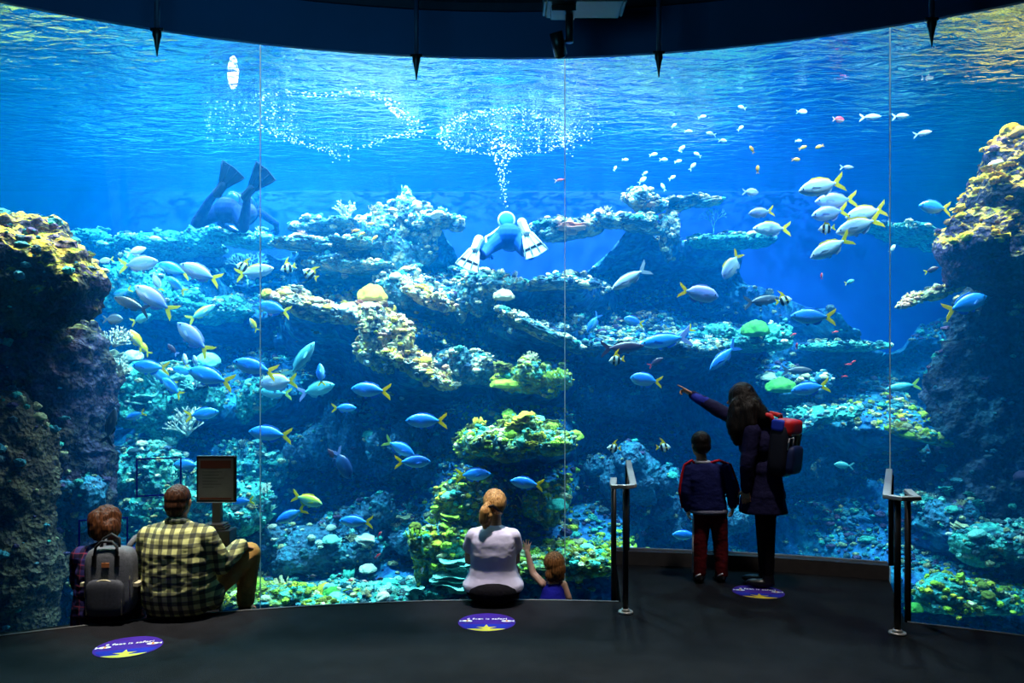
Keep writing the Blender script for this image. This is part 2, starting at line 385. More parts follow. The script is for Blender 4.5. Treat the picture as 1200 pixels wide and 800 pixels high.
# ================================================================ reef
C = dict(cream=rgb(232, 214, 172), white=rgb(228, 226, 214), ochre=rgb(226, 178, 92), yellow=rgb(235, 205, 70), pink=rgb(235, 165, 140), rose=rgb(205, 120, 130),
         lime=rgb(190, 215, 70), green=rgb(92, 178, 82), olive=rgb(140, 140, 60), teal=rgb(80, 180, 165), aqua=rgb(150, 225, 215), brown=rgb(120, 88, 58),
         dark=rgb(48, 44, 46), purple=rgb(92, 66, 104), slate=rgb(66, 84, 96), gold=rgb(236, 184, 44), sand=rgb(190, 170, 130), night=rgb(52, 80, 112), deep=rgb(62, 120, 138))  # night and deep put the blue of dim, hazy gaps into the colour
def cl(*k): return [C[x] for x in k]
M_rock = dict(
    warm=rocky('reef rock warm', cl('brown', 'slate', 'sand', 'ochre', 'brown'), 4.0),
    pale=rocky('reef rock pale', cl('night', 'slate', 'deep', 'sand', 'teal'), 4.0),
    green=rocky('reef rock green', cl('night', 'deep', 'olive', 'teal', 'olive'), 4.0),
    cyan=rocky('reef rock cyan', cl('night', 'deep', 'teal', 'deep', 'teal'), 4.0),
    dark=rocky('reef rock dark', [rgb(46, 88, 146), rgb(60, 124, 156), rgb(72, 100, 132), rgb(54, 120, 150), rgb(80, 150, 156)], 3.0),  # blue light of the water is put into these rock colours
)
M_wall = rocky('reef slope rock', [rgb(46, 92, 160), rgb(58, 136, 176), rgb(40, 84, 150), rgb(60, 140, 170), rgb(80, 120, 160)], 1.6, fine=14)  # water's blue haze is put into the slope's rock colours
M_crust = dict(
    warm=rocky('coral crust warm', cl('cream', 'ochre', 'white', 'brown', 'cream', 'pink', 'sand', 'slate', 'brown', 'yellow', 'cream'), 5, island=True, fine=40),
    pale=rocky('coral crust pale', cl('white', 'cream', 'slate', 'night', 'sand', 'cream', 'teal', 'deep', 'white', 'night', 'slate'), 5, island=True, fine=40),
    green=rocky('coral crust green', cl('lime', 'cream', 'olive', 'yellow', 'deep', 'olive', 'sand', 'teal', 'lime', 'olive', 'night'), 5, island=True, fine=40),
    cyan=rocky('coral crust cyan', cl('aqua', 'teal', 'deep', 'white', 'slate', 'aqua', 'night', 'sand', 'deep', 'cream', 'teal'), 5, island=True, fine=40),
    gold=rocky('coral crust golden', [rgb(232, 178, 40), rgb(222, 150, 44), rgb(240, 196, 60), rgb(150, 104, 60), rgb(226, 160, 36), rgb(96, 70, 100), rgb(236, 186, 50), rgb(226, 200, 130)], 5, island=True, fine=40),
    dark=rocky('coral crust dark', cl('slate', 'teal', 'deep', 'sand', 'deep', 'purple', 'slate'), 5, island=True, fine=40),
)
M_cor = {k: rocky('coral ' + k, [tuple(c * .72 for c in C[k][:3]) + (1,), C[k], C[k]], 9, bump=.5, fine=60) for k in
         ('cream', 'white', 'ochre', 'yellow', 'pink', 'rose', 'lime', 'green', 'teal', 'aqua', 'sand', 'olive', 'brown', 'slate', 'purple', 'gold')}
PAL = dict(warm=('cream', 'ochre', 'white', 'pink', 'yellow', 'sand'), pale=('white', 'cream', 'aqua', 'sand', 'white', 'pink'), green=('lime', 'cream', 'olive', 'lime', 'aqua', 'sand', 'yellow'),
           cyan=('aqua', 'teal', 'white', 'aqua', 'slate', 'cream'), dark=('slate', 'teal', 'sand', 'slate'))

def ico(sub):
    bm = bmesh.new(); bmesh.ops.create_icosphere(bm, subdivisions=sub, radius=1.0)
    v = np.array([tuple(x.co) for x in bm.verts]); f = [tuple(q.index for q in p.verts) for p in bm.faces]; bm.free(); return v, f
ICO = {k: ico(k) for k in (1, 2, 3, 4, 5)}
def np_mesh(name, v, f):
    me = bpy.data.meshes.new(name); me.from_pydata([tuple(x) for x in v], [], f); me.update(); return me

# --- coral colonies, each modelled once with its foot at the origin and about one unit across
def cauliflower(seed):
    r = np.random.RandomState(seed); v, f = ICO[4]; v = v.copy()
    k = r.normal(size=(46, 3)); k /= np.linalg.norm(k, axis=1)[:, None]
    d = np.max(v @ k.T, axis=1); b = np.clip((d - .86) / .14, 0, 1)
    s = .72 + .30 * np.sqrt(b) + .10 * fbm(v * 2 + seed, 3)
    p = v * s[:, None] * .5; p[:, 2] = np.where(p[:, 2] < 0, p[:, 2] * .4, p[:, 2] * .95) + .06
    return np_mesh('cauliflower', p, f)
def dome(seed):
    v, f = ICO[4]; s = 1 + .22 * fbm(v * 1.6 + seed, 4) + .09 * ridged(v * 5 + seed, 3)
    p = v * s[:, None] * .5; p[:, 2] = np.where(p[:, 2] < 0, p[:, 2] * .25, p[:, 2] * .8)
    return np_mesh('dome', p, f)
def plate(seed):
    """a shelf of overlapping wavy plates on a short stalk"""
    r = random.Random(seed); b = MB()
    for q in range(3):
        ang = r.uniform(0, 6); R = r.uniform(.34, .5); h = .14 + .13 * q; ox, oy = (0, 0) if q == 0 else (r.uniform(-.2, .2), r.uniform(-.2, .2))
        rings = []
        N = 30
        for rad, dz in ((.02, -.03), (.5, .0), (.85, .03), (1.0, .06), (.98, .09), (.7, .06), (.3, .04), (.02, .03)):
            rings.append([Vector((ox + R * rad * (1 + .16 * math.sin(3 * t + ang) + .08 * math.sin(7 * t + ang)) * math.cos(t), oy + R * rad * (1 + .16 * math.sin(3 * t + ang) + .08 * math.sin(7 * t)) * math.sin(t),
                          h + dz + .05 * rad * math.sin(4 * t + ang))) for t in [2 * PI * i / N for i in range(N)]])
        b.loft(rings)
        b.cone((ox * .5, oy * .5, -.1), (ox, oy, h), .14, .09, 10)
    return b.mesh('plate')
def staghorn(seed, n=26, droop=0.0):
    r = random.Random(seed); b = MB()
    def grow(p, d, L, rad, dep):
        q = p + d * L; b.cone(p, q, rad, rad * .72, 6); b.ell(q, rad * .72, None, 6, 4)
        if dep == 0: return
        for _ in range(2 if r.random() < .75 else 3):
            e = (d + Vector((r.uniform(-.9, .9), r.uniform(-.9, .9), r.uniform(-.25, .7)))).normalized()
            grow(q, e, L * r.uniform(.62, .9), rad * .74, dep - 1)
    for _ in range(9):
        a = r.uniform(0, 2 * PI); t = r.uniform(.15, 1.1)
        grow(Vector((0, 0, -.03)), Vector((math.cos(a) * math.sin(t), math.sin(a) * math.sin(t), math.cos(t))), r.uniform(.16, .24), .032, 3)
    return b.mesh('staghorn')
def fingers(seed):
    r = random.Random(seed); b = MB()
    for _ in range(20):
        a = r.uniform(0, 2 * PI); q = math.sqrt(r.random()) * .36; x, y = q * math.cos(a), q * math.sin(a)
        h = r.uniform(.3, .62) * (1 - q * .8); lean = Vector((x * .5, y * .5, h)); R = r.uniform(.05, .085)
        b.cap(Vector((x, y, -.08)), Vector((x, y, 0)) + lean, R * 1.1, R * .8, 8)
    return b.mesh('fingers')
def fan(seed):
    """a sea fan: a flat lattice of fine branches"""
    r = random.Random(seed); b = MB()
    def grow(p, ang, L, rad, dep):
        q = p + Vector((math.sin(ang) * L, r.uniform(-.03, .03), math.cos(ang) * L)); b.cone(p, q, rad, rad * .8, 5)
        if dep == 0: return
        for s in (-1, 1):
            grow(q, ang + s * r.uniform(.2, .55), L * r.uniform(.72, .92), rad * .76, dep - 1)
    grow(Vector((0, 0, -.05)), 0, .22, .026, 6)
    return b.mesh('fan')
PROTO = dict(cauliflower_coral=[cauliflower(s) for s in (1, 2, 3)], dome_coral=[dome(s) for s in (4, 5)], plate_coral=[plate(s) for s in (6, 7)],
             staghorn_coral=[staghorn(s) for s in (8, 9)], finger_coral=[fingers(s) for s in (10, 11)], sea_fan=[fan(s) for s in (12, 13)])
for ms in PROTO.values():
    for me in ms:
        me.polygons.foreach_set('use_smooth', [True] * len(me.polygons)); me.materials.append(M_cor['cream'])
def colony(kind, col, parent, loc, size, rz=0.0, tilt=(0, 0), sq=1.0, idx=0, name=None):
    o = bpy.data.objects.new(name or kind, PROTO[kind][idx % len(PROTO[kind])]); COL.objects.link(o)
    o.parent = parent; o.location = loc; o.rotation_euler = (tilt[0], tilt[1], rz); o.scale = (size, size, size * sq)
    o.material_slots[0].link = 'OBJECT'; o.material_slots[0].material = M_cor[col]
    return o

def scatter_crust(verts, norms, n, size, seed, up=.1, front=.35):
    """little coral knobs on the faces that look up or towards the window"""
    r = np.random.RandomState(seed)
    w = np.clip(norms[:, 2] - up, 0, 1) * 1.3 + np.clip(-norms[:, 1] - .35, 0, 1) * front
    if w.sum() <= 0: return None
    ids = r.choice(len(verts), size=n, p=w / w.sum()); V = []; Fs = []; o = 0
    for q in ids:
        big = r.rand() < .35; v, f = ICO[2 if big else 1]
        s = size * (r.uniform(.6, 1.1) if big else r.uniform(.22, .6))
        d = 1 + .55 * perlin(v * 2.3 + r.uniform(0, 50)) + (.40 * perlin(v * 5 + r.uniform(0, 50)) if big else 0)
        p = v * d[:, None] * s * np.array([r.uniform(.7, 1.4), r.uniform(.7, 1.3), r.uniform(.45, .9)])
        a = r.uniform(0, 6.28); ca, sa = math.cos(a), math.sin(a)
        p = p @ np.array([[ca, sa, 0], [-sa, ca, 0], [0, 0, 1]])
        V.append(p + verts[q] + norms[q] * s * .25); Fs += [tuple(i + o for i in t) for t in f]; o += len(p)
    return np.concatenate(V), Fs

LUMPS = []; LPAL = []
def rock_mesh(rad, seed, sub=5, rough=.3, ledge=.5, slope=0.0, freq=1.0):
    """an irregular rock of several overlapping lobes with flattened undersides"""
    v, f = ICO[sub]; R0 = np.array(rad) * np.array([1, 1, .82]); rs = np.random.RandomState(seed * 13 + 1); P = []; FS = []; o = 0
    nl = 9; jz = max(R0[2], .10)
    for k in range(nl):
        if k == 0: off = np.zeros(3); R = R0 * np.array([.55, .8, .7])
        else:
            t = -1.0 + 2.0 * (k - .5) / (nl - 1) + rs.uniform(-.12, .12)
            off = np.array([t * R0[0] * .86, rs.uniform(-.55, .3) * R0[1], rs.uniform(-.55, .75) * jz * (1 - .45 * abs(t))]); R = np.array([R0[0] * rs.uniform(.14, .30) + .03, R0[1] * rs.uniform(.35, .75), R0[2] * rs.uniform(.35, .75)])
        q = v * R / .30 + seed * 3.1 + k * 5
        d = 1 + rough * 1.4 * fbm(q * .9, 6, .62) + rough * .9 * (ridged(q * 2.4, 4, .6) - .9)
        p = v * d[:, None]; low = p[:, 2] < 0; p[low, 2] *= ledge
        p = p * R + off; p[:, 2] += slope * p[:, 0]
        P.append(p); FS += [tuple(i + o for i in t) for t in f]; o += len(p)
    p = np.concatenate(P)
    me = np_mesh('rock', p, FS); no = np.empty(len(p) * 3); me.vertices.foreach_get('normal', no)
    return me, p, no.reshape(-1, 3)
def lump(px, py, hw, hh, z, pal, label, seed, n=60, kinds=None, ncol=10, size=.041, csize=(.08, .17), slope=0.0, depth=None, rough=.34, ledge=.75, rockpal=None, name='reef_ledge', cat='reef rock', up=.0, front=.7):
    k = z / F; rad = (hw * k, depth or max(.22, min(hw, 60) * k * .75), hh * k)
    c = at(px, py, z); root = empty(name, c); tag(root, label, cat)
    me, p, no = rock_mesh(rad, seed, 4, rough, ledge, slope)
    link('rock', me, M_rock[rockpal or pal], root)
    sc = scatter_crust(p, no, int(n * 3.0), size, seed, up, front)
    if sc: tag(link('coral_crust', np_mesh('crust', *sc), M_crust[pal], root), kind='stuff')
    r = random.Random(seed); kinds = kinds or ('cauliflower_coral', 'cauliflower_coral', 'staghorn_coral', 'plate_coral', 'finger_coral', 'staghorn_coral', 'dome_coral')
    w = np.clip(no[:, 2] - .15, 0, 1) + .35 * np.clip(-no[:, 1] - .3, 0, 1)
    rs = np.random.RandomState(seed + 100)
    for q in (rs.choice(len(p), size=int(ncol * 1.7), p=w / w.sum()) if ncol else ()):
        kd = r.choice(kinds); s = r.uniform(*csize) * (1.25 if kd in ('staghorn_coral', 'plate_coral') else 1)
        colony(kd, r.choice(PAL[pal]), root, Vector(p[q]), s, r.uniform(0, 6), (r.uniform(-.35, .1), r.uniform(-.3, .3)), r.uniform(.7, 1), r.randrange(3))
    LPAL.append(pal); LUMPS.append((c.x, c.z, rad[0], rad[2], z, rad[1]))
    return root

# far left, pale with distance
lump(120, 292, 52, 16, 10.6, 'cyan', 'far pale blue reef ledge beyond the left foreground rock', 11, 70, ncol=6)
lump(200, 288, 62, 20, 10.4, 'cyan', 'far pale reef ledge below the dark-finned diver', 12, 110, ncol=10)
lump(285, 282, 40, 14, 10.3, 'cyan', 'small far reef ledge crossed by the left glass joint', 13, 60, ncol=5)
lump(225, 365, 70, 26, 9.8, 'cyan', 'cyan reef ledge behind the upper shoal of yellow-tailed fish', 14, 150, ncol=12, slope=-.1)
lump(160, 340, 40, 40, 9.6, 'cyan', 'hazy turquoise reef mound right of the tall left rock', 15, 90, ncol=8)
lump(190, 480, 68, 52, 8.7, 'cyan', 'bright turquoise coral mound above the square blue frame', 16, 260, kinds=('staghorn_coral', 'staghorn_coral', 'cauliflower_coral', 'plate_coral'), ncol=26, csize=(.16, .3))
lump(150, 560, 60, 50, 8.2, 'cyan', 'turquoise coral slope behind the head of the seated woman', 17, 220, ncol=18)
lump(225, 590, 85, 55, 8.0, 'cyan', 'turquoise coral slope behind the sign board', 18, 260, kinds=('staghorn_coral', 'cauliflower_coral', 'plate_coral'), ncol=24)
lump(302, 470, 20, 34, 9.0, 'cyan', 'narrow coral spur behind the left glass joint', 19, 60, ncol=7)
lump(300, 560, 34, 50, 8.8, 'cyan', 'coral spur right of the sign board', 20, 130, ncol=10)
# centre
lump(388, 268, 46, 10, 9.6, 'pale', 'thin upper ledge with a bushy branching coral, left of the central pillar', 21, 80, ncol=6, csize=(.1, .18))
lump(470, 285, 44, 52, 9.4, 'pale', 'top of the tall central coral pillar, left of the white-finned diver', 22, 240, ncol=16, csize=(.12, .22), ledge=1, up=-.5, front=1.0)
lump(510, 262, 34, 14, 9.3, 'pale', 'overhanging ledge at the top right of the central pillar', 23, 70, ncol=6)
lump(385, 290, 58, 9, 9.1, 'pale', 'long thin ledge with a pale yellow sponge, left of the central pillar', 24, 90, ncol=7, csize=(.1, .18))
lump(405, 312, 48, 9, 9.0, 'pale', 'thin arched ledge just above the dark hollow left of the pillar', 25, 80, ncol=5, csize=(.1, .16))
lump(365, 362, 50, 18, 8.5, 'warm', 'pinkish cream ledge below two striped fish', 26, 150, ncol=12, slope=-.25)
lump(470, 340, 36, 30, 9.0, 'pale', 'grey rock face in the middle of the central pillar', 27, 150, ncol=6, ledge=1, up=-.5, front=1.0)
lump(425, 372, 36, 18, 8.4, 'warm', 'warm cream coral bank at the foot of the central pillar', 28, 150, ncol=12)
lump(452, 402, 27, 46, 8.2, 'warm', 'bright yellow cream coral buttress in the centre left of the reef', 29, 240, ncol=16, ledge=1, up=-.5, front=1.2)
lump(490, 432, 38, 22, 8.2, 'warm', 'drooping cream coral tongue below the yellow buttress', 30, 150, ncol=10, slope=-.4)
lump(503, 352, 28, 14, 8.6, 'warm', 'pinkish coral overhang right of the central pillar', 31, 80, ncol=6, slope=-.3)
lump(562, 345, 26, 38, 8.9, 'pale', 'pale coral mound below the white-finned diver', 32, 130, ncol=9, ledge=.9)
lump(590, 335, 30, 12, 8.8, 'pale', 'small ledge right under the white-finned diver', 33, 60, ncol=6)
lump(655, 334, 46, 9, 9.0, 'pale', 'thin ledge crossed by the middle glass joint', 34, 80, ncol=6, csize=(.1, .18))
lump(552, 435, 34, 30, 8.6, 'pale', 'grey green coral knoll right of the drooping tongue', 35, 110, ncol=8)
lump(632, 388, 50, 11, 8.5, 'pale', 'sloping coral shelf left of the middle glass joint', 36, 110, ncol=9, slope=-.45)
lump(770, 408, 98, 14, 8.9, 'pale', 'long coral shelf behind the purple fish and the blue fish', 37, 190, ncol=14, csize=(.1, .2))
lump(660, 272, 46, 16, 9.4, 'pale', 'coral ledge just right of the white-finned diver', 38, 110, ncol=8, slope=.15)
lump(735, 262, 40, 13, 9.3, 'pale', 'bright white overhanging shelf under the coral peak right of centre', 39, 170, ncol=10, csize=(.08, .16), ledge=.35, slope=-.12)
lump(754, 240, 20, 22, 9.3, 'pale', 'bright white-topped coral peak right of centre', 40, 130, ncol=9, csize=(.08, .16), ledge=.6)
lump(805, 240, 36, 6, 9.8, 'pale', 'slender pale ledge right of the white-topped peak', 41, 50, ncol=4, csize=(.1, .15), slope=.15)
lump(783, 280, 9, 30, 9.7, 'pale', 'thin rock column hanging below the white-topped peak', 42, 50, ncol=4, ledge=1)
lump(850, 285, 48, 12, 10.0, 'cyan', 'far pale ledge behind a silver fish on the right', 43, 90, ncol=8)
lump(622, 448, 42, 26, 8.3, 'green', 'coral knoll with a bright green patch left of the middle joint', 44, 170, ncol=13)
lump(602, 522, 62, 30, 7.9, 'green', 'large yellow-green coral bank above the blonde woman', 45, 330, ncol=30, csize=(.1, .2), ledge=.8, up=-.2, front=.8)
lump(545, 590, 36, 38, 7.8, 'green', 'lime coral column left of the blonde woman\'s head', 46, 200, ncol=16, ledge=1, up=-.2, front=.8)
lump(518, 650, 34, 42, 7.6, 'green', 'lime and turquoise corals left of the blonde woman', 47, 200, ncol=18, ledge=1, up=-.2, front=.6)
lump(640, 590, 24, 30, 8.0, 'green', 'yellow coral knob above the toddler', 48, 90, ncol=8, ledge=1)
lump(660, 660, 90, 30, 7.6, 'green', 'lime coral garden behind the toddler', 49, 330, ncol=30)
# floor of the tank, centre left
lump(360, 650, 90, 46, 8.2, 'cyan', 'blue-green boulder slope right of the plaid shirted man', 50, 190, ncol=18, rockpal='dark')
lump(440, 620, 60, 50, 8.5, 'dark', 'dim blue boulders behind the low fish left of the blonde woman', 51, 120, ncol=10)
lump(330, 700, 90, 16, 7.5, 'green', 'bright green and cream coral strip along the floor edge beside the man', 52, 240, ncol=22, csize=(.1, .18))
lump(450, 694, 70, 14, 7.6, 'cyan', 'turquoise coral strip along the floor edge left of the blonde woman', 53, 170, ncol=16, csize=(.1, .18))
# right
lump(865, 402, 56, 22, 9.4, 'cyan', 'coral rock under the green dome, right of centre', 54, 140, ncol=10)
lump(930, 455, 38, 20, 9.0, 'cyan', 'knobbly coral rock behind the pointing woman\'s head', 55, 120, ncol=8, rockpal='dark')
lump(945, 492, 46, 20, 8.8, 'cyan', 'bright turquoise ledge right of the red and blue backpack', 56, 150, ncol=10, slope=.3)
lump(985, 408, 44, 8, 9.4, 'cyan', 'thin faint ledge left of the right glass joint', 57, 60, ncol=5, csize=(.08, .14))
lump(1058, 278, 46, 9, 9.4, 'cyan', 'pale sloping shelf left of the yellow-topped right rock', 58, 90, ncol=4, csize=(.1, .16), slope=-.28)
lump(1092, 344, 34, 11, 8.0, 'warm', 'cream coral shelf jutting left from the right rock', 59, 110, ncol=8, csize=(.08, .16), slope=.35)
lump(1080, 514, 34, 9, 8.2, 'green', 'green slab of coral above the right handrail', 60, 70, ncol=5, csize=(.1, .16), slope=-.25)
lump(1078, 592, 24, 14, 8.2, 'cyan', 'turquoise coral knob just right of the right handrail', 61, 60, ncol=5)
lump(1150, 700, 80, 26, 7.2, 'green', 'bright green coral bank at the bottom right corner', 62, 260, ncol=20, csize=(.06, .13), rockpal='cyan')
lump(1170, 640, 46, 34, 7.4, 'cyan', 'turquoise coral mound at the right edge', 63, 150, ncol=14)
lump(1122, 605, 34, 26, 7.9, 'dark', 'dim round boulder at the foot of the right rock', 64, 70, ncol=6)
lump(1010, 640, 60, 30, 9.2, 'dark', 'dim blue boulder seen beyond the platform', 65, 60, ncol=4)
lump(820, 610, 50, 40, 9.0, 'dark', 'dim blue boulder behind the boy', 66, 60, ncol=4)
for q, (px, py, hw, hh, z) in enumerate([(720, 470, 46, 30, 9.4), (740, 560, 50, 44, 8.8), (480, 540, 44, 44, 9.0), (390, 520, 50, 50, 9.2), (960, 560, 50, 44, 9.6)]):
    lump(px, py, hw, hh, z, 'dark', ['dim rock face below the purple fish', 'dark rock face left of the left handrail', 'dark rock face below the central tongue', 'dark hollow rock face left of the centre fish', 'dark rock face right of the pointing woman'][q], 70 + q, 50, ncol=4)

# ---------------------------------------------------------------- the reef slope everything grows on
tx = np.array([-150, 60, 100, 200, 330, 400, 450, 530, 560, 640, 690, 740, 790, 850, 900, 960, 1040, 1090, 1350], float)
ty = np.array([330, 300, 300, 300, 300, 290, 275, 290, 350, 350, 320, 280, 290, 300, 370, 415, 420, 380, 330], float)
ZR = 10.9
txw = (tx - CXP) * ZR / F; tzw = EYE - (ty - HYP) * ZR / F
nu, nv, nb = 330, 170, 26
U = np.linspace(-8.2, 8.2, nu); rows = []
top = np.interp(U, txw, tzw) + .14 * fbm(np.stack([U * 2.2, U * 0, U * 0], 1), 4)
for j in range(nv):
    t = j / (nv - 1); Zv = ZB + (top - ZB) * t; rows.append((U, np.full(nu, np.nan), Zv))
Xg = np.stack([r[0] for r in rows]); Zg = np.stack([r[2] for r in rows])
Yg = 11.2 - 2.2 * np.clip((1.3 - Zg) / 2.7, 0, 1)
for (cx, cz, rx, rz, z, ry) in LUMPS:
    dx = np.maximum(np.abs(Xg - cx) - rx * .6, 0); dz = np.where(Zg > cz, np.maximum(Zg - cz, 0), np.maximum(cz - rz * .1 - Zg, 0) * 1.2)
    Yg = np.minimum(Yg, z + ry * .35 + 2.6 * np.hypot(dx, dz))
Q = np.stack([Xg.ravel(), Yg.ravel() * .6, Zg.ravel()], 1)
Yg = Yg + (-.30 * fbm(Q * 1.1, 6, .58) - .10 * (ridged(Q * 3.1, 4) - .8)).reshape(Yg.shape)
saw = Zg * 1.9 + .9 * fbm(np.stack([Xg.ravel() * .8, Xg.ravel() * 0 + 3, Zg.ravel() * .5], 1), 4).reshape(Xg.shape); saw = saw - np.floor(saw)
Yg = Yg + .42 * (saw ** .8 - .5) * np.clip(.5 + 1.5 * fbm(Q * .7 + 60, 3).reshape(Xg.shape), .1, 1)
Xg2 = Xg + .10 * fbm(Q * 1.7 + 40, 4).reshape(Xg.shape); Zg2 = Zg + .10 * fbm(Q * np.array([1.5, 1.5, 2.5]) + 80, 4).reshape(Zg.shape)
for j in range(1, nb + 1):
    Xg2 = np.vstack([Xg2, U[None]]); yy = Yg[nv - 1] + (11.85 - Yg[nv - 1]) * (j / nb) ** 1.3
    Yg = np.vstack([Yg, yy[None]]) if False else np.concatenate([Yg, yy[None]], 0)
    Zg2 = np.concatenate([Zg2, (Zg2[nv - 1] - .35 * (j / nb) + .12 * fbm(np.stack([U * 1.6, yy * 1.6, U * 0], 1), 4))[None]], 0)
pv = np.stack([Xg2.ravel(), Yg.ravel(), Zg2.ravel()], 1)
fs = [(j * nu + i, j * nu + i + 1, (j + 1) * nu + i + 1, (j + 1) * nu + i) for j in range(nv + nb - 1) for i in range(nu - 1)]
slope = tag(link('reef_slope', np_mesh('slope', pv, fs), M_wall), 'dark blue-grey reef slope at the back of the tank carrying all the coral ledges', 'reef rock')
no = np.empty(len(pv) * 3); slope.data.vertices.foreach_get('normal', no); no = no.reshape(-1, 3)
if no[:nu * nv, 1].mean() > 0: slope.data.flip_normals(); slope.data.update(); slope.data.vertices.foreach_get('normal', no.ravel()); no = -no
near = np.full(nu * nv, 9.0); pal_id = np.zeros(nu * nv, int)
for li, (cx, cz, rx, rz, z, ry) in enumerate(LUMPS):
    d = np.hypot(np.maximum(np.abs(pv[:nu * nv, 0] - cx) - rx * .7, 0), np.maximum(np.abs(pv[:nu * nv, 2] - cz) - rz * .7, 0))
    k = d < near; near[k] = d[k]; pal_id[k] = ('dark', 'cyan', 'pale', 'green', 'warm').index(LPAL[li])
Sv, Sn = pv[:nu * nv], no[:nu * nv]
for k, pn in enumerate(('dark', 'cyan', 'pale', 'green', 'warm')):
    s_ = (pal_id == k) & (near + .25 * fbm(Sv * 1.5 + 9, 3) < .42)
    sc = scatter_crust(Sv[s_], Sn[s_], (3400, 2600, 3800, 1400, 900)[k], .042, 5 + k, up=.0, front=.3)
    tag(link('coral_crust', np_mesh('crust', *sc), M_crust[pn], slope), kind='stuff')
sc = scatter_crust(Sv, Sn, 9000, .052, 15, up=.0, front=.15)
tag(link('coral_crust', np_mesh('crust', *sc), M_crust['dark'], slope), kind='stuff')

# ---------------------------------------------------------------- the two big rocks near the window
def outcrop(name, label, ells, voxel, m, seed, amp=.16):
    base = Vector(ells[0][0]); b = MB()
    for c, r in ells: b.ell(Vector(c) - base, r, None, 20, 14)
    def fn(co, no):
        q = co + seed * 7.7
        return co + no * (amp * fbm(q * 1.9, 6, .58) + amp * .45 * (ridged(q * 4.2, 4) - .7))[:, None]
    root = empty(name, base); tag(root, label, 'reef rock')
    o = blob('rock', b, voxel, m, root, 6, fn=fn)
    return root, o
def E(px, py, z, hw, hh, dep): k = z / F; return (at(px, py, z), (hw * k, dep, hh * k))
M_left = rocky('left outcrop rock', [rgb(40, 36, 40), rgb(80, 60, 46), rgb(46, 42, 44), rgb(78, 58, 82), rgb(88, 66, 48), rgb(120, 104, 78)], 2.2, top=[rgb(150, 130, 40), rgb(225, 185, 50), rgb(200, 150, 60), rgb(190, 175, 50), rgb(235, 205, 80)], fine=30, zlim=-.25)
lo, lo_r = outcrop('rock_outcrop', 'tall brown rock with a yellow algae top at the left edge of the tank',
    [E(10, 325, 6.75, 92, 52, .62), E(66, 338, 6.75, 48, 36, .42), E(-10, 290, 6.85, 80, 38, .5), E(20, 420, 7.4, 92, 90, .6), E(78, 470, 7.5, 46, 100, .5), E(40, 560, 7.5, 80, 110, .6), E(30, 700, 7.4, 85, 130, .6), E(-90, 480, 7.4, 110, 260, .7)], .035, M_left, 1)
M_low = rocky('lower boulder rock', [rgb(34, 30, 34), rgb(70, 54, 46), rgb(96, 78, 62), rgb(66, 50, 50), rgb(96, 70, 72)], 3.0, fine=34)
lb, lb_r = outcrop('boulder', 'rough brown boulder at the lower left corner of the tank', [E(8, 560, 6.7, 48, 95, .42), E(14, 660, 6.7, 50, 90, .42), E(0, 720, 6.7, 60, 80, .42)], .028, M_low, 2, .11)
M_right = rocky('right outcrop rock', [rgb(80, 58, 92), rgb(60, 50, 84), rgb(46, 40, 50), rgb(90, 66, 100), rgb(70, 70, 90)], 2.4, top=[rgb(205, 140, 40), rgb(235, 185, 45), rgb(190, 140, 80), rgb(240, 195, 50)], fine=30, zlim=-.75)
ro, ro_r = outcrop('rock_outcrop', 'purple rock crowned with golden coral at the right edge of the tank',
    [E(1190, 205, 7.6, 26, 42, .34), E(1172, 245, 7.6, 36, 42, .42), E(1150, 285, 7.55, 42, 34, .46), E(1215, 260, 7.6, 56, 66, .5), E(1190, 310, 7.6, 74, 30, .5), E(1290, 330, 7.7, 90, 160, .6)], .035, M_right, 3, .13)
M_rdark = rocky('lower right rock', [rgb(36, 44, 66), rgb(44, 74, 92), rgb(36, 40, 52), rgb(58, 70, 92), rgb(62, 54, 84)], 2.4, fine=26)
rd, rd_r = outcrop('rock_outcrop', 'dark blue rock face below the golden coral at the right edge of the tank', [E(1195, 390, 8.2, 70, 70, .5), E(1175, 470, 8.2, 75, 90, .5), E(1185, 590, 8.2, 85, 110, .55), E(1290, 480, 8.2, 90, 240, .6)], .035, M_rdark, 4, .2)
def dress(root, o, n, size, pal, seed, ncol, csize, up=.1, front=.3, zmin=None, kinds=None, cols=None, name='coral_crust'):
    me = o.data; k = len(me.vertices); p = np.empty(k * 3); me.vertices.foreach_get('co', p); p = p.reshape(-1, 3); no = np.empty(k * 3); me.vertices.foreach_get('normal', no); no = no.reshape(-1, 3)
    s = (p[:, 1] < .35) & ((p[:, 2] > zmin) if zmin is not None else True); p, no = p[s], no[s]
    q = scatter_crust(p, no, n, size, seed, up, front)
    tag(link(name, np_mesh('crust', *q), M_crust[pal], root), kind='stuff')
    r = random.Random(seed); rs = np.random.RandomState(seed); w = np.clip(no[:, 2] - .1, 0, 1) + .3 * np.clip(-no[:, 1] - .3, 0, 1)
    for i in rs.choice(len(p), size=ncol, p=w / w.sum()):
        kd = r.choice(kinds or ('cauliflower_coral', 'dome_coral', 'plate_coral', 'cauliflower_coral')); s_ = r.uniform(*csize)
        colony(kd, r.choice(cols or PAL[pal]), root, Vector(p[i]), s_, r.uniform(0, 6), (r.uniform(-.4, .1), r.uniform(-.3, .3)), r.uniform(.6, 1), r.randrange(3))
dress(lo, lo_r, 420, .05, 'dark', 31, 12, (.07, .14), zmin=-2.2, kinds=('dome_coral', 'plate_coral', 'cauliflower_coral'), cols=('brown', 'olive', 'sand', 'olive'))
dress(lb, lb_r, 160, .05, 'dark', 32, 6, (.07, .12), cols=('brown', 'sand', 'olive', 'lime'))
dress(ro, ro_r, 420, .05, 'gold', 33, 44, (.10, .20), cols=('gold', 'gold', 'ochre', 'gold', 'cream'), up=.05, front=.12)
